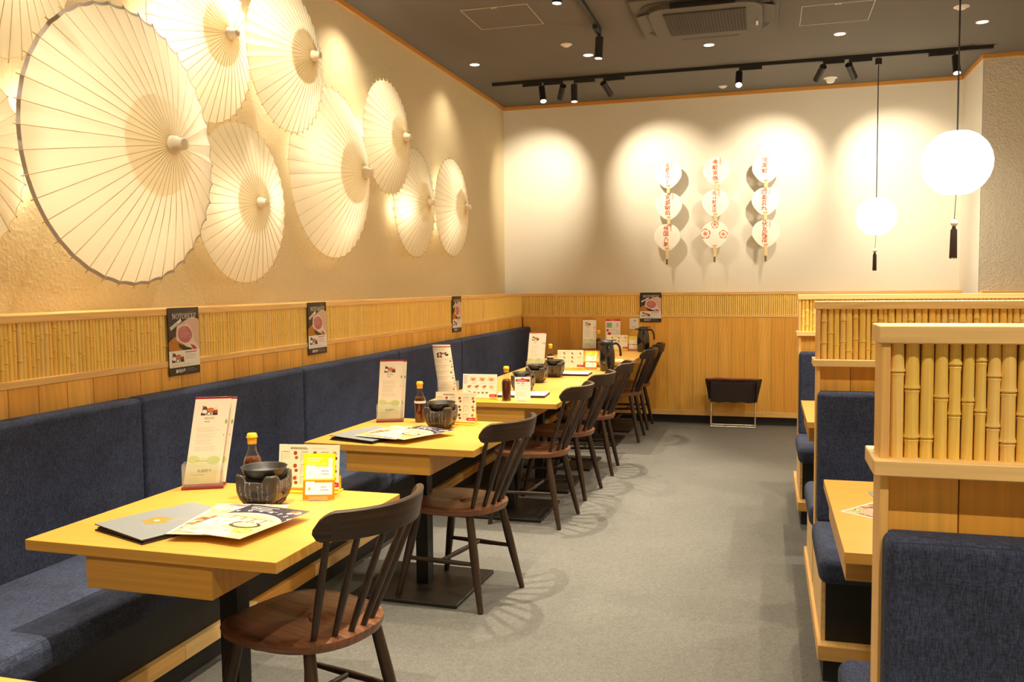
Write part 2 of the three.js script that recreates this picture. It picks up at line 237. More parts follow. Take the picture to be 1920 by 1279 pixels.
T.orange = canvasTex(210, 300, (g, w, h) => {
  const r = rng(14); g.fillStyle = '#f9d423'; g.fillRect(0, 0, w, h * .58); g.fillStyle = '#e8831a'; g.fillRect(0, h * .58, w, h * .42); lines(g, 24, 26, 130, 3, 18, '#fff0b8', r, 9); g.fillStyle = '#fff6d8'; g.fillRect(164, 30, 28, 58);
  for (const y of [86, 190]) { g.fillStyle = '#fdfaf2'; g.fillRect(16, y, w - 32, 78); g.fillStyle = '#fdfaf2'; g.fillRect(16, y - 8, 60, 10); blob(g, 42, y + 40, 10, 10, y > 100 ? '#e8b24a' : '#e8e2d4'); lines(g, 118, y + 26, 56, 2, 20, '#55504a', r, 5); }
});
T.mini = canvasTex(200, 300, (g, w, h) => {
  const r = rng(15); g.fillStyle = '#efeadd'; g.fillRect(0, 0, w, h); g.fillStyle = '#b81e2a'; g.fillRect(12, 26, w - 24, 34); blob(g, 100, 24, 22, 10, '#b81e2a'); lines(g, 30, 34, 140, 2, 12, '#f6e4dc', r, 5); g.fillStyle = '#55504a'; g.font = 'bold 24px sans-serif'; g.textAlign = 'left'; lines(g, 24, 74, 54, 1, 8, '#55504a', r, 9); g.fillStyle = '#c2202a'; g.fillText('300', 82, 86); lines(g, 132, 76, 44, 1, 8, '#77706a', r, 4); lines(g, 74, 102, 54, 1, 8, '#77706a', r, 4); lines(g, 22, 200, 150, 4, 14, '#a8a197', r, 3); blob(g, 34, 272, 6, 6, '#5a544e');
});
T.tall = canvasTex(210, 400, (g, w, h) => {
  const r = rng(16); g.fillStyle = '#f3ecdc'; g.fillRect(0, 0, w, h); g.fillStyle = '#c8202a'; g.fillRect(0, 0, w, 22); lines(g, 60, 8, 90, 1, 8, '#f6dcd4', r, 5); g.fillStyle = '#86b096'; g.fillRect(16, 44, 74, 66); lines(g, 150, 48, 40, 6, 10, '#8a9088', r, 4);
  blob(g, 30, 146, 17, 17, '#c8303a'); blob(g, 54, 192, 24, 22, '#c23a34'); g.strokeStyle = '#9a8f80'; g.lineWidth = 3; g.beginPath(); g.ellipse(130, 168, 56, 28, .3, 3.2, 6.6); g.stroke(); for (const y of [250, 280, 310]) { lines(g, 60, y, 36, 2, 10, '#6d675e', r, 4); blob(g, 176, y + 6, 12, 12, '#6a4a38'); } lines(g, 20, 350, 170, 2, 12, '#b8a894', r, 3);
});
T.notice = canvasTex(120, 150, (g, w, h) => { const r = rng(17); g.fillStyle = '#f2ecdc'; g.fillRect(0, 0, w, h); blob(g, 74, 36, 8, 9, '#3a3a3a'); blob(g, 70, 44, 5, 5, '#3a3a3a'); lines(g, 24, 112, 80, 2, 12, '#8a8478', r, 4); });
T.folder = canvasTex(260, 330, (g, w, h) => {
  const r = rng(18); g.fillStyle = '#7d8284'; g.fillRect(0, 0, w, h); for (let i = 0; i < 900; i++) { g.fillStyle = `rgba(${r() < .5 ? 255 : 120},${r() < .5 ? 255 : 125},128,.08)`; g.fillRect(r() * w, r() * h, 6 + r() * 20, 1); }
  const cx = 112, cy = 196; g.fillStyle = '#8f7c34'; g.beginPath(); for (let i = 0; i <= 10; i++) { const a = i / 10 * 6.283, q = i % 2 ? 34 : 44; g.lineTo(cx + Math.cos(a) * q, cy + Math.sin(a) * q * 1.1); } g.fill(); for (let i = 0; i < 5; i++) blob(g, cx + Math.cos(i * 1.257) * 18, cy + Math.sin(i * 1.257) * 19, 9, 9, '#8d7a2c'); blob(g, cx, cy, 9, 9, '#d6cc98');
  g.strokeStyle = 'rgba(150,140,90,.8)'; g.lineWidth = 1.5; for (let i = 0; i < 7; i++) { g.beginPath(); g.moveTo(cx + 14 + i * 5, cy - 40); g.quadraticCurveTo(cx + 50 + r() * 20, cy - 60 - r() * 40, cx + 30 + r() * 60, cy - 20 - r() * 70); g.stroke(); }
});
function veg(g, x, y, r) { for (let i = 0; i < 26; i++) blob(g, x + r() * 70, y + r() * 44, 3 + r() * 8, 2 + r() * 3, ['#8fa83c', '#a9bf4a', '#5f7a2c', '#d8e0a0'][i % 4], r() * 3); }
T.sheetA = canvasTex(420, 594, (g, w, h) => {
  const r = rng(19); g.fillStyle = '#f6f2ea'; g.fillRect(0, 0, w, h); g.fillStyle = '#b9a48a'; g.fillRect(10, 10, w - 20, h - 20); for (let i = 0; i < 60; i++) blob(g, 20 + r() * (w - 40), 20 + r() * 180, 30 + r() * 50, 12 + r() * 26, ['#c8b89c', '#8c9aa8', '#d8cfc0', '#a08a66'][i % 4] + '88', r());
  for (let i = 0; i < 24; i++) blob(g, 20 + r() * 150, 250 + r() * 180, 10 + r() * 34, 8 + r() * 12, ['#9a4a2c', '#6d3a26', '#c8703c', '#7d5a34'][i % 4], r() * 3); for (let i = 0; i < 5; i++) blob(g, 190 + i * 16, 400 - i * 30, 120, 66, ['#e2a8a0', '#eab9b0', '#f0cac2', '#e6b0a6', '#f2d4cc'][i], -.4);
  blob(g, 300, 500, 90, 54, '#e7a9a2'); blob(g, 296, 490, 60, 32, '#f0c6be'); veg(g, 20, 480, r); veg(g, 40, 520, r); for (let i = 0; i < 8; i++) blob(g, 120 + i * 34, 556 + r() * 14, 18, 9, ['#a8502c', '#7d4a2a'][i % 2]); g.fillStyle = '#fffaf0'; g.fillRect(120, 60, 60, 40);
  g.strokeStyle = '#ffffff'; g.lineWidth = 7; for (let i = 0; i < 4; i++) { g.beginPath(); g.moveTo(120 + i * 46, 330 - i * 8); g.quadraticCurveTo(140 + i * 46, 296 - i * 8, 156 + i * 46, 326 - i * 8); g.stroke(); }
});
T.sheetB = canvasTex(420, 594, (g, w, h) => {
  const r = rng(20); g.fillStyle = '#423d46'; g.fillRect(0, 0, w, h); blob(g, 190, 440, 292, 292, '#cdbfa6'); blob(g, 190, 445, 262, 258, '#d9c48c'); poly(g, [[0, 470], [120, 430], [260, 470], [330, 594], [0, 594]], '#d8b0aa');
  for (let i = 0; i < 5; i++) blob(g, 60 + i * 46, 545 - (i % 2) * 26, 74, 34, ['#e3b9b4', '#d9a09c', '#ecccc6', '#e0b0aa', '#e9c6be'][i], -.3);
  blob(g, 262, 372, 96, 60, '#3a332e'); blob(g, 262, 368, 76, 44, '#cfae80'); blob(g, 262, 362, 52, 26, '#e2cfa6');
  for (let i = 0; i < 8; i++) { poly(g, [[74 + i * 38, 236 + i * 4], [102 + i * 38, 230 + i * 4], [116 + i * 38, 322], [88 + i * 38, 332]], ['#c98a7c', '#deb0a2'][i % 2]); g.fillStyle = '#a8642a'; g.fillRect(74 + i * 38, 230 + i * 4, 34, 9); g.fillStyle = '#e9dcc8'; g.fillRect(104 + i * 38, 240 + i * 3, 7, 80); }
  for (let i = 0; i < 90; i++) blob(g, 10 + r() * 160, 300 + r() * 150, 4 + r() * 20, 3 + r() * 5, ['#f6f3ea', '#e6e6da', '#d3d6c0', '#fffdf6'][i % 4], r() * 3); blob(g, 330, 470, 60, 46, '#e0b04a'); blob(g, 326, 462, 34, 22, '#eac86c'); for (let i = 0; i < 24; i++) blob(g, 240 + r() * 150, 430 + r() * 120, 5 + r() * 10, 3 + r() * 4, ['#b8602e', '#e8d8a8', '#8a9a4a'][i % 3], r() * 3);
  g.fillStyle = '#f3f0ea'; g.font = 'bold 40px sans-serif'; g.textAlign = 'center'; [...'GYUKATSU'].forEach((c, i) => { const a = -2.3 + i * .21; g.save(); g.translate(190 + Math.cos(a) * 322, 440 + Math.sin(a) * 322); g.rotate(a + 1.57); g.fillText(c, 0, 0); g.restore(); });
  g.save(); for (let i = 0; i < 4; i++) lines(g, 30 + i * 14, 26 + i * 22, 220, 1, 8, '#e8e4de', r, i === 1 ? 9 : 6); g.restore(); for (let i = 0; i < 8; i++) blob(g, 330 + r() * 60, 40 + r() * 60, 18, 14, ['#f0e6d4', '#d8a07a', '#c8583c'][i % 3]);
});
T.board = canvasTex(300, 210, (g, w, h) => { const r = rng(21); g.fillStyle = '#ece9ea'; g.fillRect(0, 0, w, h); lines(g, 20, 20, 200, 12, 14, '#b9b4bc', r, 3); blob(g, 240, 70, 40, 30, '#c9a79a'); });
// calligraphy round the brazier: four sides, columns of brush marks
T.brazier = canvasTex(1024, 256, (g, w, h) => {
  const r = rng(22); g.fillStyle = '#3d362f'; g.fillRect(0, 0, w, h); for (let i = 0; i < 2600; i++) { g.fillStyle = `rgba(${60 + r() * 60},${55 + r() * 50},50,.16)`; g.fillRect(r() * w, r() * h, 2, 2); }
  g.strokeStyle = '#cfc8bc'; g.lineCap = 'round';
  for (let s = 0; s < 4; s++) for (let c = 0; c < 7; c++) { if (c === 3) continue; let x = s * 256 + 32 + c * 32, y = 66 + r() * 18; const end = 190 + r() * 26; while (y < end) { g.lineWidth = .9 + r() * 1.5; g.beginPath(); g.moveTo(x - 6 + r() * 8, y); g.quadraticCurveTo(x + 10 - r() * 20, y + 5, x - 5 + r() * 12, y + 6 + r() * 8); if (r() < .6) g.lineTo(x - 6 + r() * 8, y + 9); g.stroke(); y += 10 + r() * 6; } }
});
function fanTex(main, side, crest) {
  return canvasTex(256, 256, (g, w, h) => {
    g.fillStyle = '#fbf6ea'; g.fillRect(0, 0, w, h); g.strokeStyle = 'rgba(190,176,140,.35)'; g.lineWidth = 1; for (let i = -9; i <= 9; i++) { g.beginPath(); g.moveTo(128 + i * 3, 250); g.lineTo(128 + i * 15, 0); g.stroke(); }
    if (crest) { for (const [x, y, s] of [[128, 36, 34], [40, 118, 48], [206, 126, 40]]) { g.strokeStyle = '#d9662a'; g.fillStyle = '#d9662a'; for (let i = 0; i < 5; i++) { const a = i * 1.2566 - 1.5708; g.lineWidth = s * .2; g.beginPath(); g.arc(x + Math.cos(a) * s * .5, y + Math.sin(a) * s * .5, s * .42, a - 1.15, a + 1.15); g.stroke(); } g.lineWidth = s * .1; for (let i = 0; i < 5; i++) { const a = i * 1.2566 - 1.5708; g.beginPath(); g.arc(x + Math.cos(a) * s * .28, y + Math.sin(a) * s * .28, s * .14, 0, 7); g.stroke(); } blob(g, x, y, s * .12, s * .12, '#d9662a'); } } else {
      const n = [...main].length, s = Math.min(48, 196 / n / 1.03); g.strokeStyle = '#cf5a34'; column(g, main, 122 - s * .62, 18, s, s * .14, 1.03); g.strokeStyle = '#d98a6a'; column(g, side, 128 + s * .55, 4, 17, 2.2, 1.1);
    }
    poly(g, [[108, 224], [148, 224], [138, 256], [118, 256]], '#d8a06a');
  });
}

// ------------------------------------------------------------------ the setting
structMesh('floor', metric(new THREE.BoxGeometry(XRW - XL + .6, .1, ZF - ZB + .6).translate((XL + XRW) / 2, -.05, (ZB + ZF) / 2), 'x'), M.floor);
structMesh('ceiling', metric(new THREE.BoxGeometry(XRW - XL + .6, .1, ZF - ZB + .6).translate((XL + XRW) / 2, YC + .05, (ZB + ZF) / 2), 'x'), M.ceiling);
const rnd = rng(99);
const pick = (a) => a[Math.floor(rnd() * a.length)];
// bamboo culm along y from 0 to h, with one or two nodes
function culm(r, h, nodes, seg = 9) {
  const pts = [[r, 0]]; for (const n of nodes) pts.push([r * .96, n - .009], [r * 1.08, n - .0034], [r * 1.1, n - .0022], [r * .9, n - .0008], [r * .92, n], [r * 1.2, n + .0016], [r * 1.16, n + .0034], [r * 1.02, n + .009], [r, n + .02]); pts.push([r * .96, h]);
  const g = lathe(pts.map(([a, b]) => [a, Math.max(0, Math.min(h, b))]), seg); const uv = g.attributes.uv, p = g.attributes.position; for (let i = 0; i < uv.count; i++) uv.setXY(i, p.getY(i) + r * 90, uv.getX(i) * .08); return g;
}
function culmSet(seed, h, rmin, rmax, n, seg) { const q = rng(seed), out = []; for (let i = 0; i < n; i++) { const a = .15 + q() * .7, two = q() < .45; out.push({ r: rmin + (rmax - rmin) * q(), g: null, nodes: two ? [h * (a * .5 + .02), h * (a * .5 + .45)] : [h * a] }); } for (const o of out) o.g = culm(o.r, h, o.nodes, seg); return out; }

// left wall: plaster above, rails, bamboo and boards below
const wallLeft = struct('wall_left');
part('plaster', bx(XL - .2, XL, 0, YC, ZB - .2, ZF), M.plaster, wallLeft);
part('top_rail', [bx(XL, XR, Y1b, Y1, ZR, ZF, 'z', .004)], M.rail, wallLeft);
part('middle_rail', bx(XR - .05, XR, Y2b, Y2, ZR, ZF, 'z', .004), M.rail, wallLeft);
part('backing', bx(XL, XR - .016, YB, Y2b, ZR, ZF), M.gap, wallLeft);
part('backing', bx(XL, XR - .022, Y2b, Y1b, ZR, ZF), M.rail, wallLeft);
{
  const h = Y1b - Y2, set = culmSet(5, h, .0082, .0106, 16, 8), stuff = []; let z = -1.86, n = 0, k = 0;
  while (z > ZR - .005) { const c = set[(k * 7 + Math.floor(rnd() * 3)) % 16], m = pick(M.bamboo); z -= c.r; const x = XR - .017 + rnd() * .003, ry = rnd() * 6; if (n < 300) { const o = part('bamboo_pole', c.g, m, wallLeft); o.position.set(x, Y2, z); o.rotation.set(0, ry, (rnd() - .5) * .01); n++; } else stuff.push(c.g.clone().rotateY(ry).translate(x, Y2, z)); z -= c.r + .0006; k++; }
  if (stuff.length) part('far_bamboo', stuff, M.bamboo[0], wallLeft).userData.kind = 'stuff';
  z = .45; k = 0; const pg = bx(-.011, 0, 0, Y2b - YB, -.1293, 0, 'y', .0015), pg2 = bx(-.011, 0, 0, Y2b - YB, -.1293, 0, 'y', .0015), pg3 = bx(-.011, 0, 0, Y2b - YB, -.1293, 0, 'y', .0015);
  z = -2.3815 + .1319 * 20; for (; z - .13 > ZR + .02; z -= .1319) part('wall_board', [pg, pg2, pg3][k++ % 3], pick(M.planks), wallLeft).position.set(XR - .003, YB, z);
  part('wall_board', bx(XR - .014, XR - .003, YB, Y2b, ZR, z, 'y', .0015), M.planks[1], wallLeft);
}
// back wall
const wallBack = struct('wall_back');
part('painted_wall', bx(XL - .2, XRW + .2, 0, YC, ZB - .2, ZB), M.wallpaint, wallBack);
part('top_rail', bx(XR, XK, Y1b, Y1, ZB, ZR, 'x', .004), M.rail, wallBack);
part('middle_rail', bx(XR, XK, Y2b, Y2, ZR - .04, ZR, 'x', .004), M.rail, wallBack);
part('base_rail', bx(XR, XK, YB, YB + .052, ZR - .04, ZR, 'x', .004), M.rail, wallBack);
part('backing', bx(XR, XK, YB, Y2b, ZB, ZR - .016), M.gap, wallBack);
part('backing', bx(XR, XK, Y2b, Y1b, ZB, ZR - .022), M.rail, wallBack);
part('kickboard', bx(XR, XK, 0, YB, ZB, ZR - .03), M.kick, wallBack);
{
  const h = Y1b - Y2, set = culmSet(6, h, .0082, .0106, 16, 8), bins = [[], [], [], []]; let x = XR - .014, k = 0;
  while (x < .35) { const c = set[(k++ * 5) % 16]; x += c.r; bins[k % 4].push(c.g.clone().rotateY(rnd() * 6).translate(x, Y2, ZR - .017)); x += c.r + .0006; }
  bins.forEach((b, i) => { part('bamboo', b, M.bamboo[i], wallBack).userData.kind = 'stuff'; });
  const q = [0, 1, 2].map(() => bx(0, .1236, 0, Y2b - YB - .052, -.011, 0, 'y', .001)); k = 0;
  for (let xx = -2.338 - .125; xx < .5; xx += .1252) part('wall_board', q[k++ % 3], pick(M.planks), wallBack).position.set(Math.max(xx, XR), YB + .052, ZR - .004);
}
// column at right, right wall, wall behind the camera
const col = struct('wall_column');
part('plaster_side', bx(XK, XK + .012, 0, YC, ZB, ZK - .0005), M.wallpaint, col);
part('plaster_front', bx(XK, XRW + .1, 0, YC, ZK - .012, ZK), M.roughgrey, col);
part('core', bx(XK + .012, XRW + .1, 0, YC, ZB, ZK - .012), M.roughgrey, col);
part('top_rail', bx(XK, XRW, Y1b, Y1, ZK, ZK + .12, 'x', .004), M.rail, col);
part('panel', bx(XK, XRW, 0, Y1b, ZK, ZK + .1, 'y'), M.planks[1], col);
structMesh('wall_right', bx(XRW, XRW + .2, 0, YC, ZB, ZF), M.plaster);
structMesh('wall_front', bx(XL - .2, XRW + .2, 0, YC, ZF, ZF + .2), M.plaster);
structMesh('trim_1', bx(XL, XL + .014, YC - .036, YC, ZB, ZF, 'z', .002), M.trim);
structMesh('trim_2', bx(XL + .014, XK, YC - .036, YC, ZB, ZB + .014, 'x', .002), M.trim);
structMesh('trim_3', bx(XK - .014, XK, YC - .036, YC, ZB + .014, ZK + .014, 'z', .002), M.trim);
structMesh('trim_4', bx(XK, XRW, YC - .036, YC, ZK, ZK + .014, 'x', .002), M.trim);

// ------------------------------------------------------------------ upholstered benches
function cushion(x0, x1, y0, y1, z0, z1, r, grain = 'y') { const g = new RoundedBoxGeometry(x1 - x0, y1 - y0, z1 - z0, 5, r).translate((x0 + x1) / 2, (y0 + y1) / 2, (z0 + z1) / 2); return metric(g, grain, (seedOff += .13)); }
const BS = .455, BT = .967;
{
  const b = thing('banquette_bench', 'long dark blue fabric banquette bench running along the bamboo-trimmed left wall', 'bench');
  const zs = [ZF - .6, -.4, -1.66, -2.93, -4.2, -5.47, -6.74, ZR + .003];
  for (let i = 0; i < zs.length - 1; i++) { const z1 = zs[i] - .001, z0 = zs[i + 1] + .001; part('backrest', cushion(XR, XR + .095, BS - .03, BT, z0, z1, .022), M.denim, b); part('seat_cushion', cushion(XR + .09, -1.87, BS - .105, BS, z0, z1, .038, 'z'), M.denim2, b); }
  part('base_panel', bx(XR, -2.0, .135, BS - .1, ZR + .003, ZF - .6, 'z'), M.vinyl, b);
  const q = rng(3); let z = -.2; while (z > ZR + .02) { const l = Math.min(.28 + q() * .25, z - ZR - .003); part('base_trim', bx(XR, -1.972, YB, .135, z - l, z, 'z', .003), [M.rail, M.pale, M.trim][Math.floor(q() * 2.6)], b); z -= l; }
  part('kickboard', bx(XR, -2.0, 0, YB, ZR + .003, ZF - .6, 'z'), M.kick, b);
}

// ------------------------------------------------------------------ booths at right
const PX = .186, PY1 = 1.3216, PY1b = 1.29;
function partition(label, zf, xe, nseed) {
  const t = thing('booth_partition', label, 'partition', [0, 0, 0], 0), zb = zf - .105;
  part('cap_rail', bx(PX, xe, PY1b, PY1, zb, zf, 'x', .003), M.pale, t);
  part('ledge_rail', bx(PX - .006, xe, Y2b, Y2, zb - .03, zf + .012, 'x', .003), M.pale, t);
  part('end_board', bx(PX + .006, PX + .021, .1337, PY1b, zb + .004, zf - .006, 'y', .002), M.rail, t);
  part('core', bx(PX + .021, xe, .1337, PY1b, zb + .02, zf - .045), M.rail, t);
  const h = PY1b - Y2, set = culmSet(nseed, h, .0084, .0132, 14, 14); let x = PX + .023, k = 0;
  while (x < xe - .03) { const c = set[(k * 5 + (k >> 3)) % 14]; x += c.r; const o = part('bamboo_pole', c.g, M.bamboo[Math.floor(rnd() * 4)], t); o.position.set(x, Y2, zf - .03 + rnd() * .003); o.rotation.set(0, rnd() * 6, (rnd() - .5) * .016); x += c.r + .0012; k++; }
  k = 0; const q = [0, 1, 2].map(() => bx(0, .1152, 0, Y2b - .14, -.01, 0, 'y', .0012)); for (let xx = PX + .0215; xx < xe - .1; xx += .1172) part('wall_board', q[k++ % 3], M.planks[k % 3], t).position.set(xx, .14, zf - .034);
  return t;
}
function boothBench(label, zback, dir, xe) {   // dir +1: faces the camera
  const t = thing('booth_bench', label, 'bench'), z = (a, b) => [Math.min(zback + dir * a, zback + dir * b), Math.max(zback + dir * a, zback + dir * b)];
  part('backrest', cushion(PX + .012, xe, BS - .02, .962, ...z(.002, .085), .02), M.denim, t);
  part('seat_cushion', cushion(PX - .008, xe, BS - .1, BS - .005, ...z(.08, .61), .034, 'z'), M.denim2, t);
  part('base_panel', bx(PX + .02, xe, .1337, BS - .095, ...z(.04, .535), 'x'), M.vinyl, t);
  part('side_panel', bx(PX + .004, PX + .02, .1337, BS - .095, ...z(.04, .535), 'z', .002), M.pale, t);
  return t;
}
function platform(label, z0, z1, xe) {
  const t = thing('booth_platform', label, 'platform');
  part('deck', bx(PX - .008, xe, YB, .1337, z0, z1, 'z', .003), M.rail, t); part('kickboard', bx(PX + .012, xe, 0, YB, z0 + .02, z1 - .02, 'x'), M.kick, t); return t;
}
const P1z = -1.637, P2z = -3.724, P3z = -5.846, XE = 2.2;
partition('nearest booth partition, its thick bamboo poles and pale cap rail at the right edge', P1z, 1.3, 41);
partition('middle booth partition with bamboo poles, seen between the nearest one and the far one', P2z, 1.7, 42);
partition('farthest booth partition, partly hidden behind the middle one, close to the back wall', P3z, 1.95, 43);
boothBench('dark blue booth bench in the bottom right corner, backed by the nearest bamboo partition', P1z - .034, 1, 1.3);
boothBench('dark blue booth bench facing the camera below the middle bamboo partition', P2z - .034, 1, 1.7);
boothBench('dark blue booth bench facing the camera below the farthest bamboo partition', P3z - .034, 1, 1.95);
boothBench('booth bench facing away behind the nearest partition, only its seat corner showing low down', P1z - .085, -1, 1.3);
boothBench('booth bench facing away behind the middle partition, its rounded seat edge peeking out left', P2z - .085, -1, 1.7);
platform('low wooden booth platform under the nearest partition and its benches', P1z - .66, P1z + .553, 1.3);
platform('low wooden booth platform under the middle partition and its benches', P2z - .66, P2z + .553, 1.7);
platform('low wooden booth platform under the farthest partition near the back wall', P3z - .3, P3z + .581, 1.95);

// ------------------------------------------------------------------ tables
function makeTable(label, x, z, y, w, d, turn = 0) {
  const t = thing('dining_table', label, 'table', [x, 0, z], turn, 'square pale wood tables along the bench');
  part('tabletop', bx(-w / 2, w / 2, y - .03, y, -d / 2, d / 2, 'x', .002), M.table, t);
  part('apron', bx(-.195, .195, y - .118, y - .03, -d / 2 + .008, d / 2 - .008, 'x', .002), M.table, t);
  part('pedestal', bx(-.03, .03, .018, y - .118, -.045, .02, 'y', .002), M.steelblack, t);
  part('base_plate', bx(-.26, .26, 0, .018, -.25, .25, 'x', .005), M.iron, t);
  return t;
}
makeTable('table corner at the bottom left edge of the picture, nearest the camera', -1.537, -.82, TT, .776, .74);
makeTable('first fully visible pale wood table, with grey folder, menus and black brazier, in front', -1.537, -2.251, TT, .776, .738, -.012);
makeTable('second pale wood table, set with one tall menu, brazier and bottle, behind the first', -1.535, -3.77, TT, .79, .745, -.03);
makeTable('third pale wood table, with the rolled menu and red-topped card, first of the joined row', -1.53, -5.2, TT, .776, .738);
makeTable('middle table of the joined row, bearing the two smaller braziers', -1.53, -5.94, TT, .776, .738);
makeTable('last table of the joined row, bearing the nearer black pitcher', -1.53, -6.68, TT, .776, .738);
makeTable('table after the gap, behind the nearer black pitcher, with a lone booklet', -1.5, -7.72, .745, .8, .738);
makeTable('farthest wall table against the back wall, bearing the far black pitcher', -1.5, -8.46, .745, .8, .738);
function boothTable(label, z0, z1, xe) {
  const t = thing('booth_table', label, 'table', [.19, 0, (z0 + z1) / 2]), d = z1 - z0, y = TT;
  part('tabletop', bx(0, xe - .19, y - .03, y, -d / 2, d / 2, 'x', .002), M.table, t); part('apron', bx(.015, xe - .19, y - .118, y - .03, -d / 2 + .06, d / 2 - .14, 'x', .002), M.table, t);
  part('pedestal', bx(.4, .46, .014, y - .118, -.03, .03, 'y', .002), M.steelblack, t); part('base_plate', bx(.17, .69, 0, .014, -.25, .25, 'x', .004), M.iron, t); return t;
}
boothTable('booth table with a menu on it, between the nearest and middle partitions', -3.155, -2.306, 1.35);
boothTable('booth table glimpsed between the middle and farthest partitions', -5.27, -4.454, 1.7);

// ------------------------------------------------------------------ chairs (front towards -x)
function chair(label) {
  const t = thing('dining_chair', label, 'chair', [0, 0, 0], 0, 'dark spindle-back chairs facing the bench');
  const out = (a) => { const c = Math.cos(a), s = Math.sin(a), n = c > 0 ? 2.3 : 3.6; const q = Math.pow(Math.abs(c / .215) ** n + Math.abs(s / (c > 0 ? .205 : .21)) ** n, -1 / n); return [q * c, q * s]; };
  const N = 48, seat = grid((u, v) => {
    const a = -u * Math.PI * 2, [ox, oz] = out(a); let k, y;
    if (v < .5) { k = v * 2 * .985; const e = Math.hypot(ox * k + .02, oz * k) / .19; y = .437 - .012 * Math.max(0, 1 - e * e) * (1 + .5 * Math.cos(2 * a)); }
    else if (v < .62) { k = .995; y = .432; } else if (v < .75) { k = 1; y = .424; } else if (v < .88) { k = .97; y = .406; } else { k = .9 * (1 - v) / .12 * (v < .99 ? 1 : 0) + .0; y = .4; }
    return [ox * k - .003, y, oz * k];
  }, N, 24);
  const top = toCreasedNormals(metric(seat, 'x'), .9);
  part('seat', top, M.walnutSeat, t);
  const feet = [[.212, .187], [.212, -.187], [-.212, .2], [-.212, -.2]], tops = [[.13, .135], [.13, -.135], [-.13, .145], [-.13, -.145]];
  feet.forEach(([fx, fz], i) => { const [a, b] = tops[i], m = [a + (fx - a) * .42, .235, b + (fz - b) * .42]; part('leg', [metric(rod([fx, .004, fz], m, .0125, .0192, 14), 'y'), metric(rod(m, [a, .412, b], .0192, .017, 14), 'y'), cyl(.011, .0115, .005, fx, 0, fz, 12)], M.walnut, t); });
  const at = (i, y) => { const k = 1 - y / .412, [a, b] = tops[i], [fx, fz] = feet[i]; return [a + (fx - a) * k, y, b + (fz - b) * k]; };
  const L = at(0, .2), Lf = at(2, .19), Rr = at(1, .2), Rf = at(3, .19), mid = (p, q) => p.map((v, i) => (v + q[i]) / 2);
  const fat = (a, b) => { const m = mid(a, b); return [metric(rod(a, m, .0085, .0115), 'x'), metric(rod(m, b, .0115, .0085), 'x')]; };
  part('stretcher', fat(L, Lf), M.walnut, t); part('stretcher', fat(Rr, Rf), M.walnut, t); part('stretcher', fat(mid(L, Lf), mid(Rr, Rf)), M.walnut, t);
  const arc = (s) => { const a = s * 1.02; return [.335 - .235 * (1 - Math.cos(a)) , .235 * Math.sin(a) * 1.05]; };   // crest rail seen from above
  for (let i = 0; i < 6; i++) { const s = (i - 2.5) / 2.5, [cx, cz] = arc(s * .82), b = [.185 - .045 * s * s, .432, .128 * s], e = [cx - .006, .752, cz]; const m = [b[0] + (e[0] - b[0]) * .45, .576, b[2] + (e[2] - b[2]) * .45]; part('spindle', [metric(rod(b, m, .0088, .0118), 'y'), metric(rod(m, e, .0118, .0088), 'y')], M.walnut, t); }
  const sec = [[-1, -1], [-.4, -1.08], [.4, -1.08], [1, -1], [1.1, -.5], [1.1, .5], [1, 1], [.4, 1.1], [-.4, 1.1], [-1, 1], [-1.06, .5], [-1.06, -.5], [-1, -1]];
  const crest = grid((u, v) => {
    const s = (v - .5) * 2, e = Math.max(0, (Math.abs(s) - .8) / .2), hh = .038 * Math.sqrt(Math.max(.02, 1 - e * e * .97)), [cx, cz] = arc(s), a = s * 1.02, [p, q] = sec[Math.round(u * 12)], th = .0105 * (1 - .25 * e), y = .782 - .012 * e + q * hh;
    return [cx + Math.cos(a) * p * th + (y - .75) * .22 , y, cz + Math.sin(a) * p * th];
  }, 12, 40);
  part('crest_rail', toCreasedNormals(metric(crest, 'z'), .7), M.walnut, t);
  return t;
}
const ch = chair('nearest dark spindle-back chair, at the first full table, bottom of the picture');
ch.position.set(-1.285, 0, -2.26); ch.rotation.y = -.26;
dup(ch, 'dark spindle-back chair at the second table, its whole back and seat in view', [-1.33, 0, -3.717], -.22);
dup(ch, 'dark spindle-back chair at the table with the rolled menu, third from the camera', [-1.327, 0, -5.035], -.09);
dup(ch, 'dark spindle-back chair at the middle table of the joined row, fourth from the camera', [-1.315, 0, -5.74], -.1);
dup(ch, 'dark spindle-back chair in front of the nearer black pitcher, fifth from the camera', [-1.3, 0, -6.49], .05);
dup(ch, 'dark spindle-back chair at the table after the gap, sixth from the camera', [-1.295, 0, -7.91], 0);
dup(ch, 'farthest dark spindle-back chair, hard by the back wall boards', [-1.305, 0, -8.6], 0);

// ------------------------------------------------------------------ things on the tables
const sheetMat = (tex, rough = .5) => S(1, 1, 1, { map: tex, roughness: rough });
const TM = {}; for (const k of Object.keys(T)) TM[k] = sheetMat(T[k], ['poster', 'sheetA', 'sheetB', 'orange'].includes(k) ? .25 : .5);
TM.brazier.roughness = .35;
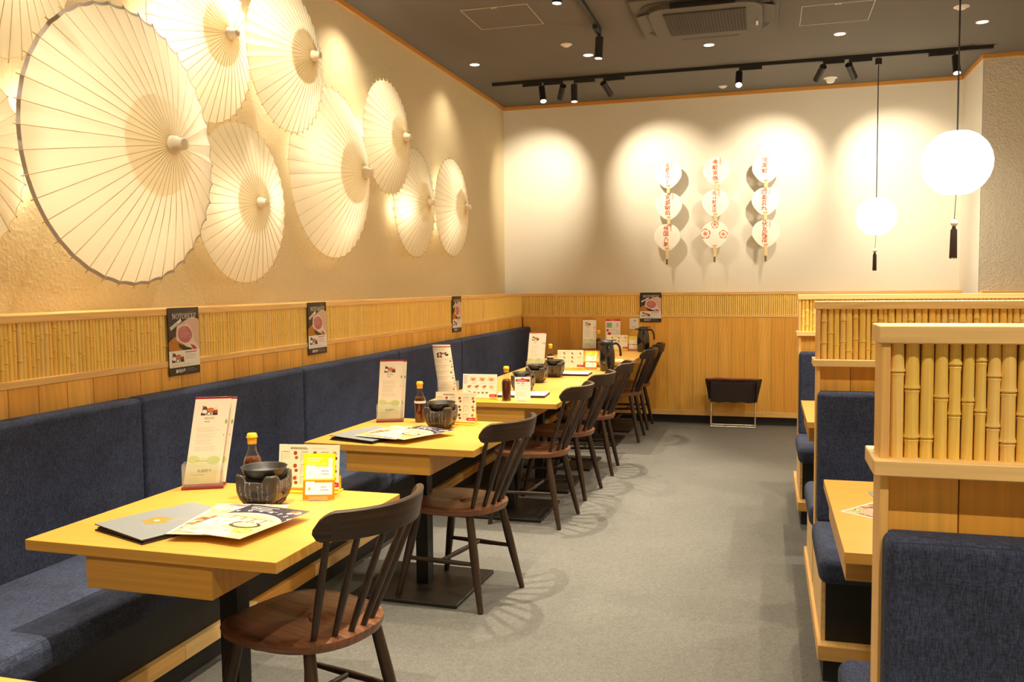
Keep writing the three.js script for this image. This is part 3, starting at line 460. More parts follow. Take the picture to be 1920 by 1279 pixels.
// a sheet of card: width, height, thickness, front picture; foot at y = 0, leaning back by tilt, sheared sideways by lean
function cardMesh(name, w, h, th, mat, parent, { tilt = 0, lean = 0, back = M.white, bend = 0 } = {}) {
  const g = new THREE.BoxGeometry(w, h, th, bend ? 10 : 1, 1, 1).translate(0, h / 2, 0), p = g.attributes.position;
  for (let i = 0; i < p.count; i++) { const x = p.getX(i), y = p.getY(i); let z = p.getZ(i); if (bend) z += bend * (1 - (2 * x / w) ** 2); p.setXYZ(i, x + lean * y, y * Math.cos(tilt), z - y * Math.sin(tilt)); }
  g.computeVertexNormals(); return part(name, g, [back, back, back, back, mat, back], parent);
}
function menuStand(label, x, z, turn, lean, { rolled = false, y = TT } = {}) {
  const t = thing('menu_stand', label, 'menu stand', [x, y, z], turn, 'tall menus in clear holders');
  part('base', bx(-.068, .068, 0, .009, -.036, .036, 'x', .002), M.acrylicRed, t);
  part('clear_pocket', [bx(-.066, .066, .009, .085, .028, .03), bx(-.066, .066, .009, .085, -.03, -.028), bx(-.066, -.064, .009, .085, -.028, .028), bx(.064, .066, .009, .085, -.028, .028)], M.clear, t);
  if (rolled) { const g = new THREE.CylinderGeometry(.056, .056, .3, 28, 1, true).scale(1, 1, .42).translate(0, .161, 0), p = g.attributes.position; for (let i = 0; i < p.count; i++) p.setX(i, p.getX(i) + lean * p.getY(i)); const o = part('rolled_menu', g, S(1, 1, 1, { map: T.rolled2, roughness: .5, side: THREE.DoubleSide }), t); o.userData.label = 'menu bent into a roll'; }
  else { cardMesh('brochure', .115, .3, .0012, TM.brochure, t, { lean, tilt: .03 }).position.set(-.006, .0095, .018); const b = cardMesh('brochure', .115, .296, .0012, TM.brochure, t, { lean, tilt: .03 }); b.position.set(.012, .0095, .004); }
  return t;
}
T.rolled2 = T.rolled.clone(); T.rolled2.wrapS = THREE.RepeatWrapping; T.rolled2.repeat.set(2, 1); T.rolled2.offset.set(.5, 0);
function bottle(label, x, z, band, y = TT) {
  const t = thing('sauce_bottle', label, 'bottle', [x, y, z], 0, 'glass sauce bottles with yellow caps');
  part('glass', lathe([[0, .001], [.026, .001], [.028, .004], [.0282, .11], [.0265, .12], [.017, .137], [.0128, .15], [.0122, .178]], 28), M.glass, t);
  part('sauce', lathe([[0, .004], [.024, .004], [.0262, .008], [.0265, .108], [.024, .119], [.02, .1275], [0, .1275]], 28), M.soy, t);
  if (band) part('label', lathe([[.0285, .096], [.0286, .0965], [.0286, .107], [.0285, .1075]], 28), M.white, t);
  part('cap', [lathe([[0, .168], [.0135, .168], [.0142, .17], [.0152, .188], [.018, .189], [.018, .1925], [.0158, .194], [.0158, .2], [.013, .203], [0, .204]], 24)], M.cap, t);
  return t;
}
function brazier(label, x, z, turn, pan = true, y = TT) {
  const t = thing('charcoal_brazier', label, 'brazier', [x, y, z], turn, 'small black tabletop braziers');
  const prof = [[0, .04], [.006, .046], [.03, .0605], [.055, .0675], [.08, .0685], [.13, .066]];
  const half = (yy) => { for (let i = 1; i < prof.length; i++) if (yy <= prof[i][0]) { const [a, b] = prof[i - 1], [c, d] = prof[i]; return b + (d - b) * (yy - a) / (c - a); } return .066; };
  const rad = (a) => { const n = 7; return Math.pow(Math.abs(Math.cos(a)) ** n + Math.abs(Math.sin(a)) ** n, -1 / n); };
  const topY = (a) => { const c = (Math.cos(4 * (a - Math.PI / 4)) - .1) / .9; const k = Math.max(0, Math.min(1, c * 2.2)); return .085 + .02 * k * k * (3 - 2 * k); };
  const body = grid((u, v) => { const a = -u * Math.PI * 2, c = Math.cos(a), s = Math.sin(a), q = rad(a), ty = topY(a);
    if (v <= .7) { const yy = ty * v / .7, k = half(yy) * (yy < .02 ? 1 : 1); return [c * q * k, yy, s * q * k]; }
    if (v <= .8) { const k = half(ty) * .93; return [c * q * k, ty + .002, s * q * k]; }
    const w = (v - .8) / .2, k = half(ty) * .8 * (1 - w * .98); return [c * q * k, ty - .02 - w * .02, s * q * k]; }, 64, 20, [1, 1]);
  const uv = body.attributes.uv, bp = body.attributes.position; for (let i = 0; i < uv.count; i++) uv.setXY(i, 1 - uv.getX(i) + .125, uv.getY(i) > .7 ? .02 : bp.getY(i) / .115);
  T.brazier.wrapS = THREE.RepeatWrapping; const bo = part('body', body, TM.brazier, t);
  for (let i = 0; i < 4; i++) { const a = i * Math.PI / 2; const h = new THREE.CylinderGeometry(.0105, .0105, .005, 20).rotateZ(Math.PI / 2).translate(.0662, .05, 0).rotateY(a); part('air_hole', h, M.black, bo); part('vent_slot', new RoundedBoxGeometry(.004, 0.013, .06, 2, .0019).rotateZ(-.45).translate(.0548, .017, 0).rotateY(a), M.black, bo); }
  if (pan) part('pan', lathe([[0, .096], [.03, .096], [.05, .102], [.06, .114], [.066, .129], [.0695, .131], [.07, .129], [.0685, .1265], [.0625, .111], [.052, .098], [.03, .0925], [0, .0925]].reverse(), 40).translate(0, -.006, 0), M.clay, t);
  return t;
}
function tableCard(label, x, z, turn, tex, { y = TT, tilt = .14 } = {}) {
  const t = thing('table_card', label, 'menu card', [x, y, z], turn, 'landscape menu cards on yellow feet');
  part('foot', bx(-.106, .106, 0, .006, -.03, .034, 'x', .001), M.yellow, t); cardMesh('card', .21, .15, .0016, tex, t, { tilt, back: M.white }).position.set(0, .006, .012);
  part('support', bx(-.1, .1, .006, .05, -.026, -.024, 'x'), M.yellow, t); return t;
}
function promoCard(label, x, z, turn, y = TT) {
  const t = thing('promo_card', label, 'card', [x, y, z], turn, 'small yellow and orange cards');
  part('clear_stand', [bx(-.03, .03, 0, .003, -.05, .03), bx(-.03, .03, 0, .014, .027, .03)], M.clear, t); cardMesh('card', .1, .145, .0022, TM.orange, t, { tilt: .28, back: M.orange }).position.set(0, .004, .024);
  part('easel', bx(-.02, .02, .003, .09, -.045, -.042), M.clear, t); return t;
}
// first table
menuStand('tall white menu leaning to the right in a clear holder on the nearest set table', -1.833, -2.545, .45, .16);
bottle('yellow-capped sauce bottle behind the nearest brazier, only its neck showing', -1.607, -2.49, false);
brazier('largest-looking black brazier with white brush writing, on the first full table', -1.49, -2.37, .06);
tableCard('beige menu card behind the nearest brazier and the orange card', -1.45, -2.575, .12, TM.cardA);
promoCard('bright yellow and orange card in front on the first full table', -1.366, -2.49, .3);
function folder(label, x, z, turn) {
  const t = thing('menu_folder', label, 'menu folder', [x, TT, z], turn, 'grey menu folders');
  part('back_cover', bx(-.12, .12, 0, .005, -.155, .155, 'x', .001), M.black, t); part('pages', bx(-.114, .118, .005, .011, -.15, .15), M.leather, t);
  const g = new THREE.BoxGeometry(.24, .003, .31, 8, 1, 8).translate(0, .0125, 0), p = g.attributes.position; for (let i = 0; i < p.count; i++) { const k = (p.getX(i) + .12) / .24; p.setY(i, p.getY(i) + .007 * (1 - k) * (p.getZ(i) > -.05 ? 1 : .6)); } g.computeVertexNormals();
  part('front_cover', g, [M.black, M.black, TM.folder, M.black, M.black, M.black], t); return t;
}
function flat(name, label, x, y, z, turn, w, d, mat, group, category = 'menu sheet') {
  const g = new THREE.BoxGeometry(w, .0016, d, 6, 1, 6).translate(0, .0008, 0); const m = shade(new THREE.Mesh(g, [M.white, M.white, mat, M.white, M.white, M.white])); m.name = numbered(name); m.position.set(x, y, z); m.rotation.y = turn; scene.add(m); return tag(m, label, category, group);
}
folder('grey menu folder with a gold crest on the first full table', -1.635, -2.105, -.36);
flat('menu_sheet', 'glossy sheet with raw meat and greens, lying on the grey folder of the first table', -1.455, TT + .021, -2.14, .17, .22, .325, TM.sheetA, 'glossy menu sheets');
flat('menu_sheet', 'dark sheet with a round plate of cutlets, right-hand one on the first full table', -1.397, TT + .0228, -2.125, -.14, .215, .3, TM.sheetB, 'glossy menu sheets');
// second table
menuStand('tall white menu standing nearly upright in a clear holder on the second table', -1.812, -4.035, .4, .07);
bottle('sauce bottle with a white band beside the upright menu of the second table', -1.655, -4.05, true);
brazier('black brazier with its pan on the second table, beside the white-banded bottle', -1.487, -3.9, .03);
tableCard('beige menu card half hidden by the brazier of the second table', -1.46, -4.03, 0, TM.cardA);
folder('closed grey menu folder at the left front of the second table', -1.7, -3.6, -.25);
flat('menu_sheet', 'glossy food sheet spread over the folder of the second table, left-hand one', -1.6, TT + .021, -3.62, -.2, .22, .31, TM.sheetA, 'glossy menu sheets');
flat('menu_sheet', 'dark sheet with a round plate on the second table, right-hand one', -1.515, TT + .0228, -3.62, -.44, .22, .305, TM.sheetB, 'glossy menu sheets');
// joined row
menuStand('rolled menu leaning left in a clear holder at the start of the joined tables', -1.905, -5.13, .35, -.13, { rolled: true });
tableCard('menu card with seven sandwich pictures on a yellow foot', -1.622, -4.9, .02, TM.cardB);
bottle('full sauce bottle between the sandwich card and the small red-topped card', -1.463, -4.915, false);
{
  const t = thing('mini_card', 'small white card with a red header in a clear foot beside the full bottle', 'card', [-1.367, TT, -4.93], .1); part('clear_foot', [bx(-.025, .025, 0, .003, -.02, .025), bx(-.025, .025, 0, .012, .022, .025)], M.clear, t); cardMesh('card', .094, .138, .0012, TM.mini, t, { tilt: .1 }).position.set(0, .003, .018);
}
brazier('black brazier just behind the full sauce bottle on the joined tables', -1.487, -5.37, 0);
brazier('middle black brazier of the three on the joined tables', -1.535, -5.9, 0);
brazier('farthest black brazier of the three on the joined tables', -1.5, -6.28, 0);
{
  const t = thing('menu_board', 'white menu pad lying behind the small red-topped card', 'menu pad', [-1.43, TT, -5.16], .08); part('pad', bx(-.15, .15, 0, .014, -.1, .1, 'x', .001), M.black, t); const g = new THREE.BoxGeometry(.296, .0016, .196).translate(0, .0148, 0); part('top_sheet', g, [M.white, M.white, TM.board, M.white, M.white, M.white], t);
  dup(t, 'white menu pad on a black tray before the farthest brazier card', [-1.42, TT, -6.46], .02);
}
menuStand('tall white menu standing where the blue bench back ends, farthest on the joined tables', -1.735, -6.6, .3, .09);
bottle('banded sauce bottle behind the farthest brazier of the joined tables', -1.668, -6.85, true);
tableCard('small menu card on a yellow foot beside the nearer black pitcher', -1.507, -6.86, 0, TM.cardC);
promoCard('yellow and orange card touching the nearer black pitcher', -1.345, -6.9, 0);
function pitcher(label, x, z, turn, y = TT) {
  const t = thing('pitcher', label, 'pitcher', [x, y, z], turn, 'black insulated pitchers');
  part('body', lathe([[0, 0], [.052, 0], [.056, .006], [.0605, .05], [.062, .1], [.059, .15], [.051, .19], [.047, .205], [.049, .212], [.048, .215], [0, .215]], 40), M.gloss, t);
  part('lid', [lathe([[.05, .212], [.051, .222], [.044, .234], [.024, .243], [0, .245]], 32), bx(-.078, -.04, .214, .226, -.012, .012, 'x', .004), bx(.02, .075, .236, .243, -.01, .01, 'x', .003)], M.steelblack, t);
  part('handle', tube([[.045, .21, 0], [.075, .214, 0], [.097, .19, 0], [.106, .15, 0], [.108, .115, 0]], .0095, 24, 10).scale(1, 1, 1.3), M.gloss, t); return t;
}
pitcher('nearer of the two black pitchers, on the last joined table', -1.2, -6.8, .35);
// wall tables
const TW = .745;
menuStand('tall white menu behind the nearer pitcher, standing against the back wall boards', -1.72, -8.7, .2, .02, { y: TW });
bottle('dark-necked sauce bottle hidden behind the nearer pitcher, by the back wall', -1.6, -8.6, false, TW);
{
  const t = thing('upright_card', 'tall white card with a red top and green square, against the back wall', 'card', [-1.485, TW, -8.76], 0); part('clear_foot', bx(-.06, .06, 0, .004, -.03, .03), M.clear, t); cardMesh('card', .15, .3, .0014, TM.tall, t, { tilt: .05 }).position.set(0, .004, .012);
}
tableCard('small menu card in front of the tall red-topped card by the back wall', -1.42, -8.62, 0, TM.cardC, { y: TW });
promoCard('yellow and orange card left of the far pitcher by the back wall', -1.265, -8.66, 0, TW);
pitcher('far black pitcher standing at the back wall below the dark poster', -1.15, -8.52, .35, TW);
flat('booklet', 'white booklet lying alone on the table after the gap', -1.29, TW, -7.52, .3, .2, .12, TM.board, undefined, 'booklet');
flat('menu_sheet', 'glossy menu sheet poking out on the booth table at right', .385, TT, -2.77, -.65, .21, .297, TM.sheetA, 'glossy menu sheets');
flat('menu_sheet', 'grey cover under the glossy sheet on the booth table at right', .43, TT + .0018, -2.86, .1, .2, .28, TM.folder, 'glossy menu sheets');

// ------------------------------------------------------------------ posters
function poster(label, place, x, y, z, turn) { const t = thing('poster', label, 'poster', [x, y, z], turn, 'dark beef posters'); const g = new THREE.BoxGeometry(.212, .296, .004); part('print', g, [M.black, M.black, M.black, M.black, TM.poster, M.black], t); return t; }
const po = poster('dark beef poster on the left wall, nearest the camera, above the bench', 0, XR + .003, 1.168, -3.32, Math.PI / 2); po.rotation.z = 0;
dup(po, 'second dark beef poster along the left wall, above the second table', [XR + .003, 1.166, -4.52], Math.PI / 2);
dup(po, 'third dark beef poster along the left wall, next to the corner', [XR + .003, 1.166, -6.88], Math.PI / 2);
dup(po, 'dark beef poster on the back wall above the far pitcher', [-1.128, 1.165, ZR + .003], 0);
tag(structless('wall_notice', [-1.297, 1.0, ZR + .0015], new THREE.BoxGeometry(.09, .112, .0016), [M.white, M.white, M.white, M.white, TM.notice, M.white]), 'small white notice on the back wall boards beside the dark poster', 'notice');
function structless(name, pos, geo, mat) { const m = shade(new THREE.Mesh(geo, mat)); m.name = numbered(name); m.position.set(...pos); scene.add(m); return m; }

// ------------------------------------------------------------------ folding stool
{
  const t = thing('folding_stool', 'folding stool with a dark cloth seat leaning at the back wall', 'stool', [-.312, 0, -8.74]);
  const tb = (pts, r = .0085) => tube(pts, r, 40, 8);
  const frame = (z0, z1) => [rod([-.208, .012, z0], [-.208, .455, z1], .0085, .0085), rod([.208, .012, z0], [.208, .455, z1], .0085, .0085), rod([-.212, .0095, z0], [.212, .0095, z0], .0095, .0095)];
  part('front_frame', frame(.03, -.06), M.chrome, t); part('rear_frame', frame(-.09, .0), M.chrome, t);
  part('seat_cloth', grid((u, v) => { const x = (u - .5) * .425, y = v < .45 ? .245 + v / .45 * .205 : .45 + .014 * Math.sin((v - .45) / .55 * 3.14) ; return [x, y + .004 * Math.sin(u * 19 + 1), v < .45 ? .012 + .02 * v : .02 - (v - .45) * .2]; }, 30, 26), M.leather, t);
  part('side_flap', grid((u, v) => [-.215 - .05 * Math.sin(u * 3) * (1 - v * .7), .47 - v * .2, -.07 + .12 * u + .012 * Math.sin(v * 9)], 10, 10), M.leather, t); part('side_flap', grid((u, v) => [.215 + .058 * Math.sin(u * 3) * (1 - v * .8), .472 - v * .22, -.07 + .12 * u + .012 * Math.sin(v * 7)], 10, 10), M.leather, t);
  part('top_edge', tube([[-.24, .463, .01], [-.15, .474, .02], [0, .47, .022], [.15, .472, .02], [.25, .466, .01]], .011, 30, 8), M.leatherTop, t);
}

// ------------------------------------------------------------------ paper parasols on the left wall
function parasol(label, xp, y, z, r, rise, hem, spin) {
  const t = thing('paper_parasol', label, 'parasol', [xp, y, z], 0, 'open paper parasols on the left wall'), n = 40, q = rng(Math.floor(r * 1000 + z * 77));
  const pt = (a, k) => { const rr = r * k, scal = 1 - .012 * Math.abs(Math.sin(a * n / 2)) * k, sag = -.006 * Math.abs(Math.sin(a * n / 2)) * k; return [rise * (1 - k) * (1 + .18 * k) + sag, Math.sin(a) * rr * scal, Math.cos(a) * rr * scal]; };
  const cn = part('canopy', grid((u, v) => pt(u * Math.PI * 2, .03 + .97 * v), n * 4, 10), M.paper, t);
  part('inner_paper', grid((u, v) => { const p = pt(u * Math.PI * 2, .05 + .31 * v * (1 + .01 * Math.sin(u * 60))); p[0] -= .004; return p; }, n * 2, 6), M.paper2, cn);
  const ribs = [], tips = []; for (let i = 0; i < n; i++) { const a = i / n * Math.PI * 2 + spin * 0, A = pt(a, .05), B = pt(a, .5), C = pt(a, 1), D = pt(a, 1.018 + q() * .012); for (const p of [A, B, C]) p[0] += .0012; ribs.push(rod(A, B, .0011, .0013, 5), rod(B, C, .0013, .0014, 5)); tips.push(rod(C, D, .0026, .002, 6)); }
  const rf = part('ribs', ribs, M.rib, t); part('rib_tips', tips, M.rib, rf);
  if (hem) part('hem', grid((u, v) => { const p = pt(u * Math.PI * 2, .982 + .024 * v); p[0] += .0016; return p; }, n * 4, 1), M.hem, t);
  part('rim_thread', new THREE.TubeGeometry(new THREE.CatmullRomCurve3(Array.from({ length: n * 4 }, (_, i) => new THREE.Vector3(...pt(i / n / 4 * Math.PI * 2, .998))), true), n * 4, .0012, 5, true), M.rib, t);
  const s = r > .5 ? 1.25 : 1; part('hub', [lathe([[0, -.03], [.03, -.02], [.027, .004], [.02, .012], [.0185, .03], [.017, .034], [0, .035]].map(([a, b]) => [a * s, b * s]), 24).rotateZ(-Math.PI / 2).translate(rise + .004, 0, 0)], M.hub, t);
  part('shaft', rod([XL - xp, 0, 0], [rise, 0, 0], .008, .008), M.rib, t); t.rotation.x = spin; return t;
}
const PA = [['huge pale parasol with a dark hem, largest on the left wall', .25, 1.962, -2.986, .548, .214, true], ['glowing parasol cut by the top edge, right of the huge one', .12, 2.595, -3.688, .405, .147], ['second parasol at the top, overlapping the large one below right', .18, 2.646, -4.35, .398, .162],
  ['low parasol just right of the huge one, its hub side lit', .1, 1.835, -4.009, .412, .101], ['second largest parasol, with a big inner ring, in the middle of the wall', .1, 2.103, -4.996, .525, .228], ['small parasol right of the second largest, set high', .15, 2.435, -5.735, .392, .132],
  ['small parasol between the high one and the farthest one', .08, 2.042, -6.383, .417, .118], ['farthest small parasol, nearest the corner of the room', .12, 2.065, -7.113, .411, .125], ['parasol cut by the top left corner of the picture', .12, 2.6, -2.45, .4, .14], ['parasol cut by the left edge, behind the huge one', .12, 1.86, -2.2, .4, .14]];
PA.forEach(([l, d, y, z, r, rise, hem], i) => parasol(l, XL + d, y, z, r, rise, hem, .03 * i));
// small bulbs on the wall behind the parasols: they make the paper glow
[[2.1, -2.72, .24], [1.75, -3.05, .24], [2.15, -3.3, .25], [1.8, -2.65, .16], [2.56, -3.45, .42], [2.62, -3.9, .4], [2.72, -4.25, .42], [2.5, -4.5, .36], [1.9, -4.25, .27], [1.82, -3.85, .13], [2.2, -4.75, .25], [1.9, -5.05, .22], [2.3, -5.2, .2], [2.45, -5.6, .25], [1.98, -6.12, .2], [2.1, -6.5, .13], [2.25, -7.1, .28], [1.95, -7.0, .14], [2.6, -2.5, .28], [1.9, -2.15, .24]].forEach(([y, z, p]) => {
  const t = thing('wall_bulb', 'small warm bulb on the plaster hidden behind a paper parasol', 'bulb', [XL, y, z], 0, 'bulbs behind the parasols'); part('socket', new THREE.CylinderGeometry(.014, .018, .02, 14).rotateZ(-Math.PI / 2).translate(.01, 0, 0), M.white, t); part('bulb', new THREE.SphereGeometry(.016, 16, 12).translate(.034, 0, 0), M.bulb, t);
  const l = new THREE.PointLight(WARM, P.back * p); l.position.set(.034, 0, 0); l.castShadow = true; l.shadow.radius = 1; l.name = 'bulb_light'; t.add(l);
});

// ------------------------------------------------------------------ fans on the back wall
function fan(label, x, y, tex, dx, last) {
  const t = thing('round_fan', label, 'fan', [x, y, ZB + .1], 0, 'paper fans hung in three columns on the back wall'); t.rotation.x = -.05;
  const g = grid((u, v) => { const a = -u * Math.PI * 2, k = v, c = Math.cos(a), s = Math.sin(a); const w = .13, rx = w * (1 + .06 * s), ry = s < 0 ? .14 : .13; return [c * rx * k * (s < -.2 ? 1 + .28 * (s + .2) : 1), .008 + s * ry * k, .0]; }, 48, 8), p = g.attributes.position, uv = g.attributes.uv; for (let i = 0; i < uv.count; i++) uv.setXY(i, .5 + p.getX(i) / .268, .5 + (p.getY(i) - .004) / .272);
  const back = g.clone().translate(0, 0, -.0016); part('paper', g, S(1, 1, 1, { map: tex, roughness: .8, side: THREE.DoubleSide }), t); part('back_paper', back, M.white, t);
  part('handle', bx(-.0165, .0165, -.178, -.112, -.007, .006, 'y', .005), M.fanhandle, t); if (last) part('handle_grip', bx(-.016, .016, -.215, -.176, -.0065, .0055, 'y', .005), M.fanhandle, t); if (last) part('handle_end', bx(-.011, .009, -.268, -.213, -.006, .005, 'y', .004), M.fantip, t);
  part('hanger', bx(-.008, .008, -.02, .03, -.1, -.002, 'y'), M.fanhandle, t); return t;
}
const FN = [['京都タワー', 'top left fan, its red writing faded by light'], ['京都駅前', 'middle left fan with four faint red characters'], ['祇園八坂', 'bottom left fan with dark red writing and a handle tip'], ['寺町京極', 'top middle fan with bold red writing'], ['先斗町本店', 'centre fan of the nine with five red characters'], ['', 'bottom middle fan printed with three orange flower crests'], ['河原町', 'top right fan, bleached, with three pale characters'], ['四条烏丸', 'middle right fan, most washed out of all'], ['伏見稲荷', 'bottom right fan with red writing and a handle tip']];
const FX = [-.955, -.487, -.02], FY = [2.495, 2.185, 1.875];
FN.forEach(([s, l], i) => fan(l, FX[i / 3 | 0] + [0, .004, -.012, 0, -.008, -.014, 0, -.003, .003][i], FY[i % 3] + (i < 3 ? -.015 : 0), fanTex(s, '京都勝牛', i === 5), 0, i % 3 === 2));

// ------------------------------------------------------------------ pendant lanterns
function lantern(label, x, y, z, r, top) {
  const t = thing('pendant_lantern', label, 'lantern', [x, y, z], 0, 'round white paper lanterns');
  const q = rng(Math.floor(-z * 100)), sh = new THREE.SphereGeometry(r, 48, 34), p = sh.attributes.position; for (let i = 0; i < p.count; i++) { const yy = p.getY(i); const k = 1 + .006 * Math.sin(yy / r * 26); p.setXYZ(i, p.getX(i) * k, Math.max(-r * .93, Math.min(r * .93, yy)), p.getZ(i) * k); } sh.computeVertexNormals(); part('shade', sh, M.shade, t);
  const l = new THREE.PointLight(WARM, P.lantern); l.castShadow = true; l.shadow.radius = 5; l.name = 'lantern_light'; t.add(l);
  part('cord', rod([0, r * .93, 0], [0, top - y, 0], .004, .004, 8), M.black, t); part('ceiling_cap', new THREE.CylinderGeometry(.026, .026, .05, 16).translate(0, top - y - .025, 0), M.black, t);
  part('string', rod([0, -r * .93, 0], [-.006, -.27, 0], .0018, .0018, 6), M.tassel, t); part('bead', new THREE.SphereGeometry(.0165, 18, 12).translate(-.006, -.283, 0), M.white, t);
  part('tassel', [lathe([[0, -.298], [.008, -.3], [.009, -.308], [.0145, -.318], [.0155, -.445], [0, -.446]].reverse(), 12).translate(-.007, 0, 0), ...Array.from({ length: 12 }, (_, i) => rod([-.007 + Math.cos(i * .52) * .012, -.315, Math.sin(i * .52) * .012], [-.007 + Math.cos(i * .52) * (.014 + q() * .003), -.449 - q() * .004, Math.sin(i * .52) * .015], .0028, .0026, 5))], M.tassel, t); return t;
}
lantern('smaller-looking round white lantern hung from the ceiling track, near the back wall', .869, 1.942, -7.95, .16, 3.236);
lantern('larger-looking round white lantern on a long cord, at the right', .861, 1.957, -4.65, .156, YC);

// ------------------------------------------------------------------ ceiling fittings
function spot(parent, pos, target, power, angle, pen, rad = 1.2) { const l = new THREE.SpotLight(WARM, power, 0, angle, pen, 2); l.position.set(...pos); l.target.position.set(...target); l.castShadow = true; l.shadow.radius = rad; l.name = 'lamp_light'; parent.add(l); parent.add(l.target); return l; }
const DX = [-2.403, -1.423, -.456, .514, 1.488];
const DL = ['downlight nearest the left wall', 'second downlight from the left wall', 'downlight right below the air conditioner', 'downlight beside the right-hand ceiling hatch', 'downlight at the far right of the ceiling'];
for (const z of [-7.23, -5.3, -3.73, -1.98, -.23, 1.52]) DX.forEach((x, i) => {
  const t = thing('downlight', z < -7 ? DL[i] + ', in the visible row' : 'recessed round downlight in a row above and before the picture', 'downlight', [x, YC, z], 0, z < -7 ? 'row of recessed downlights' : 'downlights out of view');
  part('ring', lathe([[.036, -.0005], [.038, -.004], [.044, -.004], [.0455, -.0005]], 28), M.white, t); part('lamp', new THREE.CylinderGeometry(.037, .037, .004, 28).translate(0, -.002, 0), M.lamp, t);
  spot(t, [0, -.012, 0], [0, -2, 0], i > 2 && z > -7 ? P.booth : i ? P.down : z < -7 ? 2.4 : z < -5 ? 5 : P.wallrow, i && i < 3 ? .86 : 1.05, i ? .8 : 1, .7);
});
function track(label, geo) { const t = thing('track_rail', label, 'track', [0, 0, 0]); part('rail', geo, M.black, t); return t; }
track('long black lighting track running across the ceiling before the back wall', bx(-2.47, 1.72, YC - .03, YC, -7.967, -7.933, 'x', .002));
track('black lighting track running away from the camera above the tables', bx(-1.212, -1.178, YC - .03, YC, -6.5, ZF - .8, 'z', .002));
function head(label, x, z, dir, driver, power, angle, lit, along = 'x', pen = .35) {
  const t = thing('spotlight', label, 'spotlight', [x, YC - .03, z], 0, 'black track spotlights'), d = new THREE.Vector3(...dir).normalize(), a = new THREE.Vector3(0, -.05, 0), b = a.clone().addScaledVector(d, .14);
  if (along === 'x') part('driver', bx(Math.min(driver, 0), Math.max(driver, 0) + .0, -.028, 0, -.017, .017, 'x', .003), M.black, t); else part('driver', bx(-.017, .017, -.028, 0, Math.min(driver, 0), Math.max(driver, 0), 'z', .003), M.black, t);
  part('stem', rod([0, -.028, 0], [0, -.056, 0], .011, .011, 12), M.black, t); const e = a.clone().addScaledVector(d, -.012);
  const br = part('barrel', [rod(e.toArray(), b.toArray(), .029, .0295, 24)], M.black, t); const f = b.clone().addScaledVector(d, .0025); part('lens', [rod(b.toArray(), f.toArray(), .026, .026, 24)], M.lamp, br);
  const s = f.clone().addScaledVector(d, .006), g = s.clone().addScaledVector(d, 2); spot(t, s.toArray(), g.toArray(), power, angle, pen, .6); return t;
}
const TZ = -7.95;
head('leftmost track spotlight by the corner, tipped right with its lens showing', -1.998, TZ, [.22, -1, .42], -.18, P.front, .42);
head('track spotlight tipped left, second on the track, lighting the corner wall', -1.8, TZ, [-.52, -.8, -1.1], -.18, P.wallwash, .55, 1, 'x', .9);
head('track spotlight pointing straight down, third on the track', -1.695, TZ, [.02, -1, .06], .19, P.front, .42);
head('track spotlight tipped right, fourth on the track, aimed at the left fans', -1.425, TZ, [.42, -.76, -1.1], .19, P.wallwash, .55, 1, 'x', .9);
head('middle track spotlight with its round lens facing the camera', -.246, TZ, [-.0, -1, .75], .19, P.front, .45);
head('track spotlight tipped left, left one of the pair by the ceiling detector', .435, TZ, [-.45, -.76, -1.1], .17, P.wallwash, .55, 1, 'x', .9);
head('track spotlight tipped right, right one of the pair by the ceiling detector', .64, TZ, [.52, -.8, -1.1], .18, P.wallwash, .55, 1, 'x', .9);
head('rightmost track spotlight beside the big lantern cord', 1.447, TZ, [.03, -1, .35], -.2, P.front, .42);
for (const [z, l] of [[-6.5, 'black spotlight hanging below the end of the lengthwise track'], [-5.17, 'black spotlight on the lengthwise track, cut by the top edge'], [-4.4, 'black spotlight on the lengthwise track above the second table'], [-3.05, 'black spotlight on the lengthwise track above the first table'], [-1.75, 'black spotlight on the lengthwise track above the nearest table']]) head(l, -1.195, z, [-.06, -1, -.02], .18, P.table, .5, true, 'z', .5);
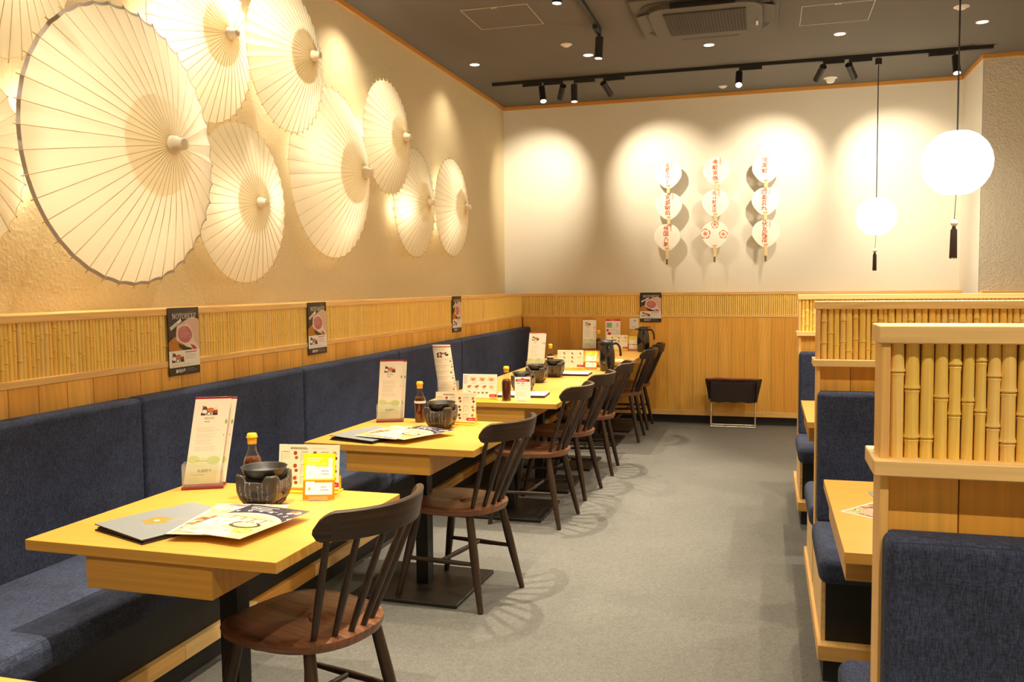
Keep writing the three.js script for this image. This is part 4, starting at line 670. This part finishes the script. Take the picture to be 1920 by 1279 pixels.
// air conditioner cassette
{
  const t = thing('air_conditioner', 'square ceiling air conditioner with a dark central grille', 'air conditioner', [-.42, YC, -6.375]), h = .478;
  part('panel', bx(-h, h, -.03, 0, -h, h, 'x', .006), M.acgrey, t);
  const rr = new THREE.Shape(), k = .43, q = .19; rr.moveTo(-k + q, -k); rr.lineTo(k - q, -k); rr.quadraticCurveTo(k, -k, k, -k + q); rr.lineTo(k, k - q); rr.quadraticCurveTo(k, k, k - q, k); rr.lineTo(-k + q, k); rr.quadraticCurveTo(-k, k, -k, k - q); rr.lineTo(-k, -k + q); rr.quadraticCurveTo(-k, -k, -k + q, -k);
  const disc = (s, d, b) => new THREE.ExtrudeGeometry(rr, { depth: d, bevelEnabled: b > 0, bevelSize: b, bevelThickness: b, bevelSegments: 2, curveSegments: 10 }).scale(s, s, 1).rotateX(Math.PI / 2);
  part('air_outlet', disc(.985, .005, 0).translate(0, -.03, 0), M.acdark, t); part('centre_panel', disc(.86, .03, .005).translate(0, -.03, 0), M.acgrey, t);
  const gr = part('grille', bx(-.27, .27, -.071, -.066, -.26, .26), M.acdark, t); for (let i = 0; i < 26; i++) part('grille_slat', bx(-.268 + i * .0212, -.262 + i * .0212, -.0755, -.0705, -.258, .258), M.acslat, gr);
  for (let i = 0; i < 4; i++) { const g = bx(-.21, .21, -.006, 0, -.05, .05, 'x', .002).rotateX(i === 0 ? .75 : .2).translate(0, i === 0 ? -.052 : -.04, .41).rotateY(i * Math.PI / 2); part('louvre', g, M.acgrey, t); }
  part('corner_cover', bx(.33, .345, -.075, -.066, -.16, -.06, 'z', .003), M.white, t);
}
function hatch(label, x, z) { const t = thing('access_hatch', label, 'hatch', [x, YC, z]), h = .235, w = .004; part('door', bx(-h + w, h - w, -.0015, 0, -h + w, h - w), M.ceiling, t); part('frame', [bx(-h, h, -.003, 0, -h, -h + w), bx(-h, h, -.003, 0, h - w, h), bx(-h, -h + w, -.003, 0, -h + w, h - w), bx(h - w, h, -.003, 0, -h + w, h - w)], M.hatchline, t); part('latch', [bx(-.02, -.004, -.004, 0, h - .02, h - .006), bx(.004, .02, -.004, 0, h - .02, h - .006)], M.hatchline, t); return t; }
hatch('square ceiling hatch outlined in white at left, above the tables', -1.793, -6.04); hatch('square ceiling hatch outlined in white at right, by the air conditioner', .447, -6.68);
function sensor(label, x, z, r, h, cat = 'sprinkler') { const t = thing(cat === 'sprinkler' ? 'sprinkler' : 'smoke_detector', label, cat, [x, YC, z]); part('plate', lathe([[0, -.006], [r, -.005], [r, 0]], 28), M.white, t); part('body', lathe([[0, -h], [r * .45, -h], [r * .62, -h * .7], [r * .75, -.006]], 24), M.white, t); return t; }
sensor('round white ceiling sprinkler left of the second downlight', -1.523, -6.862, .045, .02); sensor('small white ceiling sprinkler near the back wall, left of centre', -.421, -8.77, .04, .018); sensor('white ceiling sprinkler crossed by the big lantern cord', 1.266, -6.789, .05, .02);
sensor('thick white smoke detector on the ceiling between the paired spotlights', .545, -8.74, .06, .045, 'detector');

renderer.render(scene, camera);
